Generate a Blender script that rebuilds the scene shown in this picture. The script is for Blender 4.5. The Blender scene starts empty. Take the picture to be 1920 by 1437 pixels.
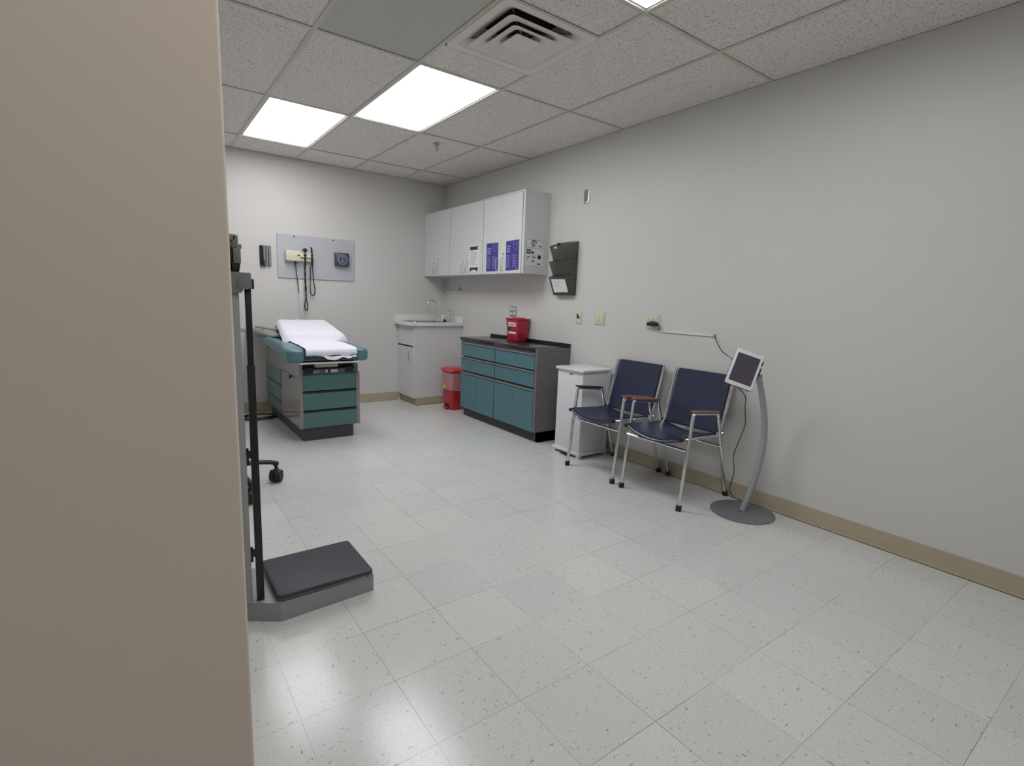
import bpy, bmesh, math, random
from mathutils import Vector, Matrix, Euler
random.seed(7)
S = bpy.context.scene
C = S.collection
PI = math.pi

# ---------------------------------------------------------------- camera, world, exposure
CAM_H = 1.29394
yaw, pitch, roll = 0.63178, -0.15849, 0.0373
d = Vector((math.sin(yaw)*math.cos(pitch), math.cos(yaw)*math.cos(pitch), math.sin(pitch)))
r0 = Vector((math.cos(yaw), -math.sin(yaw), 0)); u0 = r0.cross(d)
rt = math.cos(roll)*r0 + math.sin(roll)*u0
up = -math.sin(roll)*r0 + math.cos(roll)*u0
cam = bpy.data.cameras.new('camera')
cam.sensor_fit = 'HORIZONTAL'; cam.sensor_width = 36.0; cam.lens = 968.18/1920*36.0
cam.clip_start = 0.02
co = bpy.data.objects.new('camera', cam); C.objects.link(co)
m = Matrix((rt, up, -d)).transposed().to_4x4(); m.translation = Vector((0, 0, CAM_H))
co.matrix_world = m
S.camera = co
S.view_settings.view_transform = 'Standard'
S.view_settings.look = 'None'
S.view_settings.gamma = 1.0
S.view_settings.use_curve_mapping = False
S.view_settings.exposure = 0.84
w = bpy.data.worlds.new('world'); S.world = w; w.use_nodes = True
w.node_tree.nodes['Background'].inputs[0].default_value = (0.8, 0.85, 0.9, 1)
w.node_tree.nodes['Background'].inputs[1].default_value = 0.02
LAMP = 6.0           # radiance of the ceiling diffusers

# ---------------------------------------------------------------- room dimensions (metres)
XW, YB, H = 3.297, 6.055, 2.685       # right wall, back wall, ceiling height
XL, YF, XF = -0.35, -1.6, -1.2        # left wall, wall behind the camera, left wall of the entry
GX, GY = 0.8705, 3.0961               # ceiling grid origin
FX, FY, T = 0.3347, 1.7878, 0.3048    # floor tile grid

# ---------------------------------------------------------------- materials
def lin(c):
    c = c/255.0
    return c/12.92 if c <= 0.04045 else ((c+0.055)/1.055)**2.4
def rgb(r, g, b, k=1.0):
    return tuple(min(0.9, lin(x)*k) for x in (r, g, b)) + (1.0,)
def mat(name, col, rough=0.5, metal=0.0, var=0.06, scale=12.0, bump=0.0, bscale=200.0, spec=0.5, alpha=1.0, trans=0.0, coat=0.0):
    m = bpy.data.materials.new(name); m.use_nodes = True
    nt = m.node_tree; b = nt.nodes['Principled BSDF']
    b.inputs['Roughness'].default_value = rough
    b.inputs['Metallic'].default_value = metal
    b.inputs['Specular IOR Level'].default_value = spec
    b.inputs['Alpha'].default_value = alpha
    b.inputs['Transmission Weight'].default_value = trans
    b.inputs['Coat Weight'].default_value = coat
    tc = nt.nodes.new('ShaderNodeTexCoord')
    n = nt.nodes.new('ShaderNodeTexNoise'); n.inputs['Scale'].default_value = scale; n.inputs['Detail'].default_value = 3
    nt.links.new(tc.outputs['Object'], n.inputs['Vector'])
    mx = nt.nodes.new('ShaderNodeMix'); mx.data_type = 'RGBA'
    mx.inputs[6].default_value = tuple(c*(1-var) for c in col[:3])+(1,)
    mx.inputs[7].default_value = tuple(min(1, c*(1+var)) for c in col[:3])+(1,)
    nt.links.new(n.outputs['Fac'], mx.inputs[0]); nt.links.new(mx.outputs[2], b.inputs['Base Color'])
    if bump:
        n2 = nt.nodes.new('ShaderNodeTexNoise'); n2.inputs['Scale'].default_value = bscale
        nt.links.new(tc.outputs['Object'], n2.inputs['Vector'])
        bp = nt.nodes.new('ShaderNodeBump'); bp.inputs['Strength'].default_value = bump; bp.inputs['Distance'].default_value = 0.002
        nt.links.new(n2.outputs['Fac'], bp.inputs['Height']); nt.links.new(bp.outputs['Normal'], b.inputs['Normal'])
    return m
def math_node(nt, op, a, b=None, c=None):
    n = nt.nodes.new('ShaderNodeMath'); n.operation = op
    for i, x in enumerate((a, b, c)):
        if x is None: continue
        if isinstance(x, (int, float)): n.inputs[i].default_value = x
        else: nt.links.new(x, n.inputs[i])
    return n.outputs[0]

def floor_material():
    m = bpy.data.materials.new('vinyl_tile'); m.use_nodes = True
    nt = m.node_tree; b = nt.nodes['Principled BSDF']; L = nt.links
    tc = nt.nodes.new('ShaderNodeTexCoord'); sp = nt.nodes.new('ShaderNodeSeparateXYZ'); L.new(tc.outputs['Object'], sp.inputs[0])
    M = lambda *a: math_node(nt, *a)
    u = M('DIVIDE', M('SUBTRACT', sp.outputs[0], FX), T); v = M('DIVIDE', M('SUBTRACT', sp.outputs[1], FY), T)
    iu = M('FLOOR', u); iv = M('FLOOR', v); fu = M('SUBTRACT', u, iu); fv = M('SUBTRACT', v, iv)
    eu = M('MINIMUM', fu, M('SUBTRACT', 1.0, fu)); ev = M('MINIMUM', fv, M('SUBTRACT', 1.0, fv))
    cmb = nt.nodes.new('ShaderNodeCombineXYZ'); L.new(iu, cmb.inputs[0]); L.new(iv, cmb.inputs[1])
    wn = nt.nodes.new('ShaderNodeTexWhiteNoise'); wn.noise_dimensions = '2D'; L.new(cmb.outputs[0], wn.inputs['Vector'])
    par = M('MODULO', M('ABSOLUTE', M('ADD', iu, iv)), 2.0)
    # flecks: two stretched noises, the direction turning from tile to tile
    def flecks(sx, sy, scale, lo, hi):
        mp = nt.nodes.new('ShaderNodeMapping'); mp.inputs['Scale'].default_value = (sx, sy, 1)
        mp.inputs['Rotation'].default_value = (0, 0, 0.35 if sx > sy else -0.3)
        L.new(tc.outputs['Object'], mp.inputs['Vector'])
        n = nt.nodes.new('ShaderNodeTexNoise'); n.inputs['Scale'].default_value = scale; n.inputs['Detail'].default_value = 2.5
        n.inputs['Roughness'].default_value = 0.55; L.new(mp.outputs[0], n.inputs['Vector'])
        mr = nt.nodes.new('ShaderNodeMapRange'); mr.inputs[1].default_value = lo; mr.inputs[2].default_value = hi
        L.new(n.outputs['Fac'], mr.inputs[0]); return mr.outputs[0]
    a1 = flecks(1, 2.7, 34, 0.645, 0.70); a2 = flecks(2.7, 1, 34, 0.645, 0.70)
    fl = nt.nodes.new('ShaderNodeMix'); L.new(par, fl.inputs[0]); L.new(a1, fl.inputs[2]); L.new(a2, fl.inputs[3])
    b1 = flecks(1, 1.8, 110, 0.5, 0.68); b2 = flecks(1.8, 1, 110, 0.5, 0.68)
    fb = nt.nodes.new('ShaderNodeMix'); L.new(par, fb.inputs[0]); L.new(b1, fb.inputs[2]); L.new(b2, fb.inputs[3])
    base = nt.nodes.new('ShaderNodeMix'); base.data_type = 'RGBA'
    base.inputs[6].default_value = rgb(213, 212, 211); base.inputs[7].default_value = rgb(219, 218, 216)
    L.new(wn.outputs['Value'], base.inputs[0])
    c1 = nt.nodes.new('ShaderNodeMix'); c1.data_type = 'RGBA'; c1.inputs[7].default_value = rgb(184, 184, 178)
    L.new(base.outputs[2], c1.inputs[6]); L.new(M('MULTIPLY', fb.outputs[0], 0.5), c1.inputs[0])
    c2 = nt.nodes.new('ShaderNodeMix'); c2.data_type = 'RGBA'; c2.inputs[7].default_value = rgb(122, 124, 120)
    L.new(c1.outputs[2], c2.inputs[6]); L.new(M('MULTIPLY', fl.outputs[0], 0.72), c2.inputs[0])
    # joints, of uneven visibility
    jn = nt.nodes.new('ShaderNodeTexNoise'); jn.inputs['Scale'].default_value = 1.7; L.new(tc.outputs['Object'], jn.inputs['Vector'])
    jr = nt.nodes.new('ShaderNodeMapRange'); jr.inputs[1].default_value = 0.38; jr.inputs[2].default_value = 0.62; jr.inputs[3].default_value = 0.14; jr.inputs[4].default_value = 0.7
    L.new(jn.outputs['Fac'], jr.inputs[0])
    e = M('MINIMUM', eu, ev)
    j = M('MULTIPLY', M('LESS_THAN', e, 0.0036), jr.outputs[0])
    c3 = nt.nodes.new('ShaderNodeMix'); c3.data_type = 'RGBA'; c3.inputs[7].default_value = rgb(92, 90, 86)
    L.new(c2.outputs[2], c3.inputs[6]); L.new(j, c3.inputs[0])
    L.new(c3.outputs[2], b.inputs['Base Color'])
    b.inputs['Roughness'].default_value = 0.18
    b.inputs['Specular IOR Level'].default_value = 0.42
    bp = nt.nodes.new('ShaderNodeBump'); bp.inputs['Strength'].default_value = 0.25; bp.inputs['Distance'].default_value = 0.0015
    bn = nt.nodes.new('ShaderNodeTexNoise'); bn.inputs['Scale'].default_value = 5; L.new(tc.outputs['Object'], bn.inputs['Vector'])
    L.new(M('SUBTRACT', M('MULTIPLY', bn.outputs['Fac'], 0.10), M('MULTIPLY', j, 0.5)), bp.inputs['Height']); L.new(bp.outputs['Normal'], b.inputs['Normal'])
    return m
def fissured_material():
    m = bpy.data.materials.new('fissured_tile'); m.use_nodes = True
    nt = m.node_tree; b = nt.nodes['Principled BSDF']; L = nt.links; b.inputs['Roughness'].default_value = 0.95
    b.inputs['Specular IOR Level'].default_value = 0.1
    tc = nt.nodes.new('ShaderNodeTexCoord'); M = lambda *a: math_node(nt, *a)
    mp = nt.nodes.new('ShaderNodeMapping'); mp.inputs['Scale'].default_value = (1, 1.5, 1); mp.inputs['Rotation'].default_value = (0, 0, 0.6); L.new(tc.outputs['Object'], mp.inputs['Vector'])
    n = nt.nodes.new('ShaderNodeTexNoise'); n.inputs['Scale'].default_value = 115; n.inputs['Detail'].default_value = 2; n.inputs['Distortion'].default_value = 0.8
    L.new(mp.outputs[0], n.inputs['Vector'])
    mr = nt.nodes.new('ShaderNodeMapRange'); mr.inputs[1].default_value = 0.55; mr.inputs[2].default_value = 0.69; L.new(n.outputs['Fac'], mr.inputs[0])
    c = nt.nodes.new('ShaderNodeMix'); c.data_type = 'RGBA'; c.inputs[6].default_value = rgb(236, 232, 227); c.inputs[7].default_value = rgb(158, 151, 144)
    L.new(mr.outputs[0], c.inputs[0]); L.new(c.outputs[2], b.inputs['Base Color'])
    bp = nt.nodes.new('ShaderNodeBump'); bp.inputs['Strength'].default_value = 0.4; bp.inputs['Distance'].default_value = 0.002
    L.new(M('SUBTRACT', 1.0, mr.outputs[0]), bp.inputs['Height']); L.new(bp.outputs['Normal'], b.inputs['Normal'])
    return m
def lamp_material(name, col, strength):
    m = bpy.data.materials.new(name); m.use_nodes = True
    nt = m.node_tree; nt.nodes.remove(nt.nodes['Principled BSDF'])
    e = nt.nodes.new('ShaderNodeEmission'); out = nt.nodes['Material Output']
    tc = nt.nodes.new('ShaderNodeTexCoord'); sp = nt.nodes.new('ShaderNodeSeparateXYZ'); nt.links.new(tc.outputs['Object'], sp.inputs[0])
    # brighter over the two tubes, dimmer in the middle and at the edges (the panel is 0.56 wide, centred on its origin)
    wv = math_node(nt, 'COSINE', math_node(nt, 'MULTIPLY', sp.outputs[0], 2*PI/0.30))
    st = math_node(nt, 'MULTIPLY', math_node(nt, 'SUBTRACT', 1.0, math_node(nt, 'MULTIPLY', wv, 0.22)), strength)
    e.inputs['Color'].default_value = col; nt.links.new(st, e.inputs['Strength']); nt.links.new(e.outputs[0], out.inputs[0])
    return m

WALL = mat('wall_paint', rgb(214, 212, 209), 0.42, var=0.02, scale=2, bump=0.12, bscale=160, spec=0.35)
JAMB = mat('tan_paint', rgb(222, 211, 198), 0.55, var=0.03, scale=3, spec=0.3)
FLOOR = floor_material(); FISS = fissured_material()
SMOOTHP = mat('smooth_panel', rgb(196, 195, 188), 0.7, var=0.02)
GRID = mat('grid_metal', rgb(204, 203, 190), 0.5, var=0.03, scale=4)
DARKGAP = mat('dark_gap', rgb(40, 38, 36), 0.9)
BASEB = mat('rubber_base', rgb(176, 166, 142), 0.5, var=0.08, scale=6, spec=0.4)
FLOORLINE = mat('dark_floor_line', rgb(74, 66, 52), 0.9, var=0.3, scale=20)
LAMM = mat('white_laminate', rgb(216, 215, 216), 0.38, var=0.015, scale=3)
EDGEW = mat('white_edge', rgb(228, 227, 225), 0.4, var=0.02)
STEEL = mat('brushed_steel', rgb(190, 190, 190), 0.3, 1.0, var=0.05, scale=40)
CHROME = mat('chrome', rgb(225, 226, 228), 0.09, 1.0, var=0.03)
BLACKR = mat('black_rubber', rgb(26, 26, 28), 0.6, var=0.15)
BLACKP = mat('black_plastic', rgb(24, 23, 27), 0.38, var=0.1)
BLACKTOP = mat('black_worktop', rgb(44, 43, 46), 0.2, var=0.08, scale=30, spec=0.6)
TEALC = mat('teal_laminate', rgb(84, 122, 132), 0.42, var=0.04, scale=5)
TEALD = mat('teal_drawer', rgb(84, 118, 120), 0.36, var=0.05, scale=5)
TEALV = mat('teal_vinyl', rgb(88, 126, 134), 0.3, var=0.07, scale=9, bump=0.15, bscale=300, spec=0.55)
TEALS = mat('teal_seam', rgb(54, 96, 106), 0.4)
GREYC = mat('dark_grey_laminate', rgb(114, 111, 111), 0.45, var=0.05, scale=6)
TRIMG = mat('grey_trim', rgb(136, 133, 131), 0.4, var=0.05)
GREYT = mat('grey_gloss_panel', rgb(140, 136, 134), 0.08, var=0.02, scale=2, spec=0.6)
PLINTH = mat('dark_plinth', rgb(66, 64, 72), 0.5, var=0.06)
CREAM = mat('cream_plastic', rgb(222, 218, 194), 0.4, var=0.03)
IVORY = mat('ivory_plate', rgb(206, 204, 180), 0.4, var=0.03)
PAPERM = mat('exam_paper', rgb(232, 230, 240), 0.75, var=0.03, scale=14, bump=0.35, bscale=22, spec=0.2)
BOARDG = mat('grey_board', rgb(190, 191, 199), 0.35, var=0.03, scale=3)
NAVY = mat('navy_vinyl', rgb(40, 47, 76), 0.23, var=0.08, scale=10, bump=0.15, bscale=350, spec=0.6)
WOOD = mat('armrest_wood', rgb(138, 92, 70), 0.4, var=0.25, scale=30)
WOODD = mat('armrest_dark', rgb(60, 50, 50), 0.35, var=0.15, scale=30)
REDP = mat('red_plastic', rgb(192, 46, 60), 0.32, var=0.06, scale=6)
REDL = mat('red_lid', rgb(212, 72, 74), 0.38, var=0.06, scale=6)
REDS = mat('sharps_red', rgb(180, 40, 62), 0.25, var=0.06)
SMOKE = mat('smoked_acrylic', rgb(98, 94, 86), 0.15, var=0.05, alpha=0.54, spec=0.6)
CLEAR = mat('clear_plastic', rgb(220, 222, 218), 0.12, var=0.02, alpha=0.45, spec=0.6)
BAGM = mat('plastic_bag', rgb(236, 206, 212), 0.2, var=0.25, scale=16, bump=1.0, bscale=26, alpha=0.24)
ENAMEL = mat('white_enamel', rgb(226, 226, 230), 0.3, var=0.02, scale=3)
TUBEM = mat('tube_grey', rgb(150, 150, 156), 0.45, 0.2, var=0.08)
BEIGE = mat('beige_plastic', rgb(198, 194, 184), 0.35)
KGREY = mat('kiosk_grey', rgb(168, 170, 174), 0.38, 0.2, var=0.04)
KBASE = mat('kiosk_base_grey', rgb(126, 128, 135), 0.33, 0.1, var=0.04)
SCREEN = mat('dark_screen', rgb(84, 78, 90), 0.08, var=0.15, scale=5, spec=0.6)
WHITEP = mat('white_plastic', rgb(232, 232, 236), 0.35, var=0.02)
SCALEG = mat('scale_grey', rgb(150, 152, 154), 0.42, var=0.04)
SCALED = mat('scale_dark_grey', rgb(120, 120, 112), 0.45, var=0.04)
MATB = mat('black_scale_mat', rgb(56, 56, 66), 0.5, var=0.06, bump=0.2, bscale=500)
SILV = mat('silver_bar', rgb(212, 212, 210), 0.35, 0.3, var=0.04)
PAPERW = mat('white_sheet', rgb(232, 232, 236), 0.6, var=0.02)
INK = mat('black_ink', rgb(52, 52, 54), 0.6, var=0.2, scale=60)
INKG = mat('grey_ink', rgb(150, 150, 158), 0.6, var=0.1)
PURP = mat('purple_ink', rgb(64, 58, 142), 0.5, var=0.06)
LILAC = mat('lilac_ink', rgb(176, 172, 216), 0.5, var=0.05)
CLOCKF = mat('navy_dial', rgb(66, 68, 86), 0.35, var=0.05)
TICKM = mat('pale_ticks', rgb(196, 202, 222), 0.5)
YELLOW = mat('yellow_label', rgb(222, 190, 104), 0.5, var=0.1)
VENTM = mat('vent_enamel', rgb(232, 226, 220), 0.45, var=0.03)
GALV = mat('grey_duct', rgb(120, 118, 124), 0.5, var=0.1)
L1 = lamp_material('lamp_lilac', (1.0, 0.975, 0.99, 1), LAMP*.82)
L3 = lamp_material('lamp_added_entry', (1.0, 0.965, 0.92, 1), LAMP*.55)
L4 = lamp_material('lamp_near', (0.94, 0.97, 1.0, 1), LAMP*.8)
L2 = lamp_material('lamp_cool', (0.93, 0.985, 1.0, 1), LAMP)

# ---------------------------------------------------------------- mesh helpers
class MB:
    def __init__(s): s.bm = bmesh.new()
    def _add(s, t, mi=0):
        for f in t.faces: f.material_index = mi
        me = bpy.data.meshes.new('tmp'); t.to_mesh(me); t.free(); s.bm.from_mesh(me); bpy.data.meshes.remove(me)
        return s
    def box(s, x0, x1, y0, y1, z0, z1, bev=0.0, seg=2, mi=0, M=None):
        t = bmesh.new(); bmesh.ops.create_cube(t, size=1)
        for v in t.verts:
            v.co = Vector((x0+(v.co.x+.5)*(x1-x0), y0+(v.co.y+.5)*(y1-y0), z0+(v.co.z+.5)*(z1-z0)))
        if bev: bmesh.ops.bevel(t, geom=t.edges[:], offset=bev, segments=seg, profile=0.5, affect='EDGES')
        if M: t.transform(M)
        return s._add(t, mi)
    def hexa(s, P, bev=0.0, seg=2, mi=0):
        t = bmesh.new(); v = [t.verts.new(p) for p in P]   # 0-3 bottom loop, 4-7 top loop
        for q in ((3,2,1,0),(4,5,6,7),(0,1,5,4),(1,2,6,5),(2,3,7,6),(3,0,4,7)): t.faces.new([v[i] for i in q])
        if bev: bmesh.ops.bevel(t, geom=t.edges[:], offset=bev, segments=seg, profile=0.5, affect='EDGES')
        bmesh.ops.recalc_face_normals(t, faces=t.faces[:])
        return s._add(t, mi)
    def prism(s, pts, z0, z1, bev=0.0, seg=2, mi=0, M=None, top_only=False):
        t = bmesh.new(); a = [t.verts.new((x, y, z0)) for x, y in pts]; b = [t.verts.new((x, y, z1)) for x, y in pts]
        t.faces.new(a[::-1]); t.faces.new(b); n = len(pts)
        for i in range(n): t.faces.new((a[i], a[(i+1) % n], b[(i+1) % n], b[i]))
        bmesh.ops.recalc_face_normals(t, faces=t.faces[:])
        if bev:
            es = [e for e in t.edges if abs(e.verts[0].co.z-e.verts[1].co.z) < 1e-9]
            if top_only: es = [e for e in es if abs(e.verts[0].co.z-z1) < 1e-9]
            bmesh.ops.bevel(t, geom=es, offset=bev, segments=seg, profile=0.5, affect='EDGES')
        if M: t.transform(M)
        return s._add(t, mi)
    def cyl(s, p0, p1, r, r2=None, n=20, mi=0):
        p0, p1 = Vector(p0), Vector(p1); t = bmesh.new()
        bmesh.ops.create_cone(t, cap_ends=True, segments=n, radius1=r, radius2=r if r2 is None else r2, depth=(p1-p0).length)
        q = (p1-p0).to_track_quat('Z', 'Y').to_matrix().to_4x4(); q.translation = (p0+p1)/2; t.transform(q)
        return s._add(t, mi)
    def sph(s, c, r, sc=(1, 1, 1), n=16, mi=0):
        t = bmesh.new(); bmesh.ops.create_uvsphere(t, u_segments=n, v_segments=max(6, n//2), radius=r)
        for v in t.verts: v.co = Vector((v.co.x*sc[0]+c[0], v.co.y*sc[1]+c[1], v.co.z*sc[2]+c[2]))
        return s._add(t, mi)
    def tube(s, pts, r, n=10, closed=False, mi=0, flat=None, ref=None):
        pts = [Vector(p) for p in pts]; N = len(pts); t = bmesh.new(); rings = []
        rr = r if isinstance(r, (list, tuple)) else [r]*N
        prev = None
        for i, p in enumerate(pts):
            if closed: tg = pts[(i+1) % N]-pts[i-1]
            else: tg = pts[min(i+1, N-1)]-pts[max(i-1, 0)]
            tg.normalize()
            if ref is not None: a = Vector(ref)-tg*tg.dot(Vector(ref))
            elif prev is None:
                a = tg.orthogonal()
            else: a = prev-tg*prev.dot(tg)
            a.normalize(); prev = a; b = tg.cross(a)
            fa, fb = flat if flat else (1, 1)
            rings.append([t.verts.new(p+(a*math.cos(2*PI*k/n)*fa+b*math.sin(2*PI*k/n)*fb)*rr[i]) for k in range(n)])
        for i in range(N if closed else N-1):
            A, B = rings[i], rings[(i+1) % N]
            for k in range(n): t.faces.new((A[k], A[(k+1) % n], B[(k+1) % n], B[k]))
        if not closed:
            t.faces.new(rings[0][::-1]); t.faces.new(rings[-1])
        bmesh.ops.recalc_face_normals(t, faces=t.faces[:])
        return s._add(t, mi)
    def lathe(s, prof, c=(0, 0, 0), n=32, mi=0):
        t = bmesh.new(); rings = []
        for r, z in prof:
            rings.append([t.verts.new((c[0]+r*math.cos(2*PI*k/n), c[1]+r*math.sin(2*PI*k/n), c[2]+z)) for k in range(n)])
        for A, B in zip(rings, rings[1:]):
            for k in range(n): t.faces.new((A[k], A[(k+1) % n], B[(k+1) % n], B[k]))
        t.faces.new(rings[0][::-1]); t.faces.new(rings[-1])
        bmesh.ops.recalc_face_normals(t, faces=t.faces[:])
        return s._add(t, mi)
    def grid(s, P, thick=0.0, mi=0):       # P[i][j] points of a surface, optional thickness
        t = bmesh.new(); V = [[t.verts.new(p) for p in row] for row in P]
        for i in range(len(V)-1):
            for j in range(len(V[0])-1): t.faces.new((V[i][j], V[i+1][j], V[i+1][j+1], V[i][j+1]))
        bmesh.ops.recalc_face_normals(t, faces=t.faces[:])
        if thick: bmesh.ops.solidify(t, geom=t.faces[:], thickness=thick)
        return s._add(t, mi)
    def build(s, name, mats, parent=None, ang=32, loc=None):
        me = bpy.data.meshes.new(name); s.bm.to_mesh(me); s.bm.free()
        for mm in (mats if isinstance(mats, (list, tuple)) else [mats]): me.materials.append(mm)
        for p in me.polygons: p.use_smooth = True
        me.set_sharp_from_angle(angle=math.radians(ang))
        o = bpy.data.objects.new(name, me); C.objects.link(o)
        if parent is not None: o.parent = parent
        if loc is not None: o.location = loc
        return o
def tag(o, label=None, cat=None, group=None, kind=None):
    if label: o['label'] = label
    if cat: o['category'] = cat
    if group: o['group'] = group
    if kind: o['kind'] = kind
    return o
def thing(name, label, cat, loc=(0, 0, 0), rot=(0, 0, 0), group=None):
    o = bpy.data.objects.new(name, None); C.objects.link(o); o.empty_display_size = 0.05
    o.location = loc; o.rotation_euler = rot
    return tag(o, label, cat, group)
def struct(o): o['kind'] = 'structure'; return o
def copy_tree(o, parent=None):
    c = o.copy(); C.objects.link(c); c.parent = parent
    for ch in o.children: copy_tree(ch, c)
    return c
FACE_Y = (PI/2, 0, 0)            # local x to the right, y up, z out, on a wall facing the camera (-y)
FACE_X = (PI/2, 0, -PI/2)        # the same on the right wall, facing -x
def arc(c, r, a0, a1, n, plane='xz'):
    out = []
    for i in range(n+1):
        a = a0+(a1-a0)*i/n; u, v = r*math.cos(a), r*math.sin(a)
        out.append((c[0]+u, c[1], c[2]+v) if plane == 'xz' else ((c[0]+u, c[1]+v, c[2]) if plane == 'xy' else (c[0], c[1]+u, c[2]+v)))
    return out
def smooth_path(P, n=6):
    P = [Vector(p) for p in P]; out = []
    for i in range(len(P)-1):
        p0, p1, p2, p3 = P[max(i-1, 0)], P[i], P[i+1], P[min(i+2, len(P)-1)]
        for k in range(n):
            u = k/n
            out.append(.5*((2*p1)+(-p0+p2)*u+(2*p0-5*p1+4*p2-p3)*u*u+(-p0+3*p1-3*p2+p3)*u**3))
    out.append(P[-1]); return out
def rrect(x0, x1, y0, y1, r, n=5):
    P = []
    for cx, cy, a in ((x1-r, y1-r, 0), (x0+r, y1-r, PI/2), (x0+r, y0+r, PI), (x1-r, y0+r, 1.5*PI)):
        for i in range(n+1): P.append((cx+r*math.cos(a+PI/2*i/n), cy+r*math.sin(a+PI/2*i/n)))
    return P

# ---------------------------------------------------------------- the room
struct(MB().box(XF-.15, XW+.15, YF-.15, YB+.15, -.08, 0).build('floor', FLOOR))
struct(MB().box(XL-.15, XW+.15, YB, YB+.12, 0, H+.1).build('wall_back', WALL))
struct(MB().box(XW, XW+.12, YF, YB, 0, H+.1).build('wall_right', WALL))
struct(MB().box(XL-.12, XL, .82, YB, 0, H+.1).build('wall_left', WALL))
struct(MB().box(XF-.12, XW+.12, YF-.12, YF, 0, H+.1).build('wall_front', WALL))
struct(MB().box(XF-.12, XF, YF, .82, 0, H+.1).build('wall_entry', WALL))
# the wall end beside the camera, a painted corner close to the lens
struct(MB().box(XF, 0.0955, .70, .82, 0, H+.1, bev=.004, seg=3).build('wall_corner', JAMB))
# rubber bases
def baseboard(name, prof_pts, M):
    b = MB().prism(prof_pts, 0, 1, M=M); return struct(b.build(name, BASEB))
prof = [(0, 0), (.012, 0), (.011, .003), (.007, .010), (.0045, .018), (.004, .098), (.0025, .102), (0, .102)]
def base_run(name, p0, p1, nrm):
    b = MB(); t = bmesh.new(); a = [t.verts.new((p0[0]+nrm[0]*q[0], p0[1]+nrm[1]*q[0], q[1])) for q in prof]
    c = [t.verts.new((p1[0]+nrm[0]*q[0], p1[1]+nrm[1]*q[0], q[1])) for q in prof]; n = len(prof)
    for i in range(n): t.faces.new((a[i], a[(i+1) % n], c[(i+1) % n], c[i]))
    t.faces.new(a); t.faces.new(c); bmesh.ops.recalc_face_normals(t, faces=t.faces[:]); b._add(t)
    # a thin dark brown line along the floor
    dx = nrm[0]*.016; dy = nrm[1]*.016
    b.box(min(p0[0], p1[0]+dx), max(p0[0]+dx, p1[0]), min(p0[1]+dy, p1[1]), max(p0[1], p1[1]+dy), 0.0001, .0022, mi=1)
    return struct(b.build(name, [BASEB, FLOORLINE]))
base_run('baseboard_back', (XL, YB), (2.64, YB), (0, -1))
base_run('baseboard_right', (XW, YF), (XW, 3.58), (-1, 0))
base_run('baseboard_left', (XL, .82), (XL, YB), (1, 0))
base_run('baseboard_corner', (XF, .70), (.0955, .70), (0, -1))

# ---------------------------------------------------------------- the ceiling
G = .6096
xs = [GX-G*5, GX-G*4, GX-G*3, GX-2*G, GX-G, GX, GX+G, GX+2*G, GX+3*G, XW]; xs = [max(x, XF) for x in xs]; xs = sorted(set(xs))
ys = [GY-2*G*4+.2, GY-6*G, GY-4*G, GY-2*G, GY, GY+2*G, GY+4*G, YB]; ys[0] = YF
def key(v, L): return min(range(len(L)), key=lambda i: abs(L[i]-v))
holes = {(key(GX+G, xs), key(GY, ys)): 'light', (key(GX, xs), key(GY+2*G, ys)): 'light', (key(GX+G, xs), key(GY-4*G, ys)): 'light', (key(GX-G, xs), key(GY-6*G, ys)): 'light',
         (key(GX+G, xs), key(GY-2*G, ys)): 'vent', (key(GX, xs), key(GY-2*G, ys)): 'smooth'}
tiles = MB(); smooth = MB(); grd = MB(); gap = MB()
ZT = H+.006
def tile(b, x0, x1, y0, y1, tilt=0):
    b.box(x0+.004, x1-.004, y0+.004, y1-.004, ZT, ZT+.016)
for i in range(len(xs)-1):
    for j in range(len(ys)-1):
        k = holes.get((i, j)); x0, x1, y0, y1 = xs[i], xs[i+1], ys[j], ys[j+1]
        if k == 'light': continue
        if k == 'smooth': tile(smooth, x0, x1, y0, y1); continue
        if k == 'vent':
            tile(tiles, x0, x1, y0, 2.184); tile(tiles, x0, x1, 2.797, y1); continue
        tile(tiles, x0, x1, y0, y1)
ceil = struct(tiles.build('ceiling', FISS))
smooth.build('smooth_panel', SMOOTHP, ceil)
tag(ceil.children[0], 'plain smooth grey ceiling panel')
for x in xs[1:-1]: grd.box(x-.012, x+.012, YF, YB, H, H+.004, bev=.0008, seg=1); grd.box(x-.001, x+.001, YF, YB, H+.004, H+.04)
for y in ys[1:-1]: grd.box(XF, XW, y-.012, y+.012, H-.0003, H+.0037, bev=.0008, seg=1)
for y in (2.184, 2.797): grd.box(GX+G, GX+2*G, y-.006, y+.006, H-.0002, H+.003)
grd.box(XW-.02, XW, YF, YB, H, H+.003); grd.box(XL, XW, YB-.02, YB, H, H+.003)
grd.build('ceiling_grid', GRID, ceil)
struct(MB().box(XF-.12, XW+.12, YF-.12, YB+.12, H+.12, H+.2).build('ceiling_slab', DARKGAP))

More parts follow.
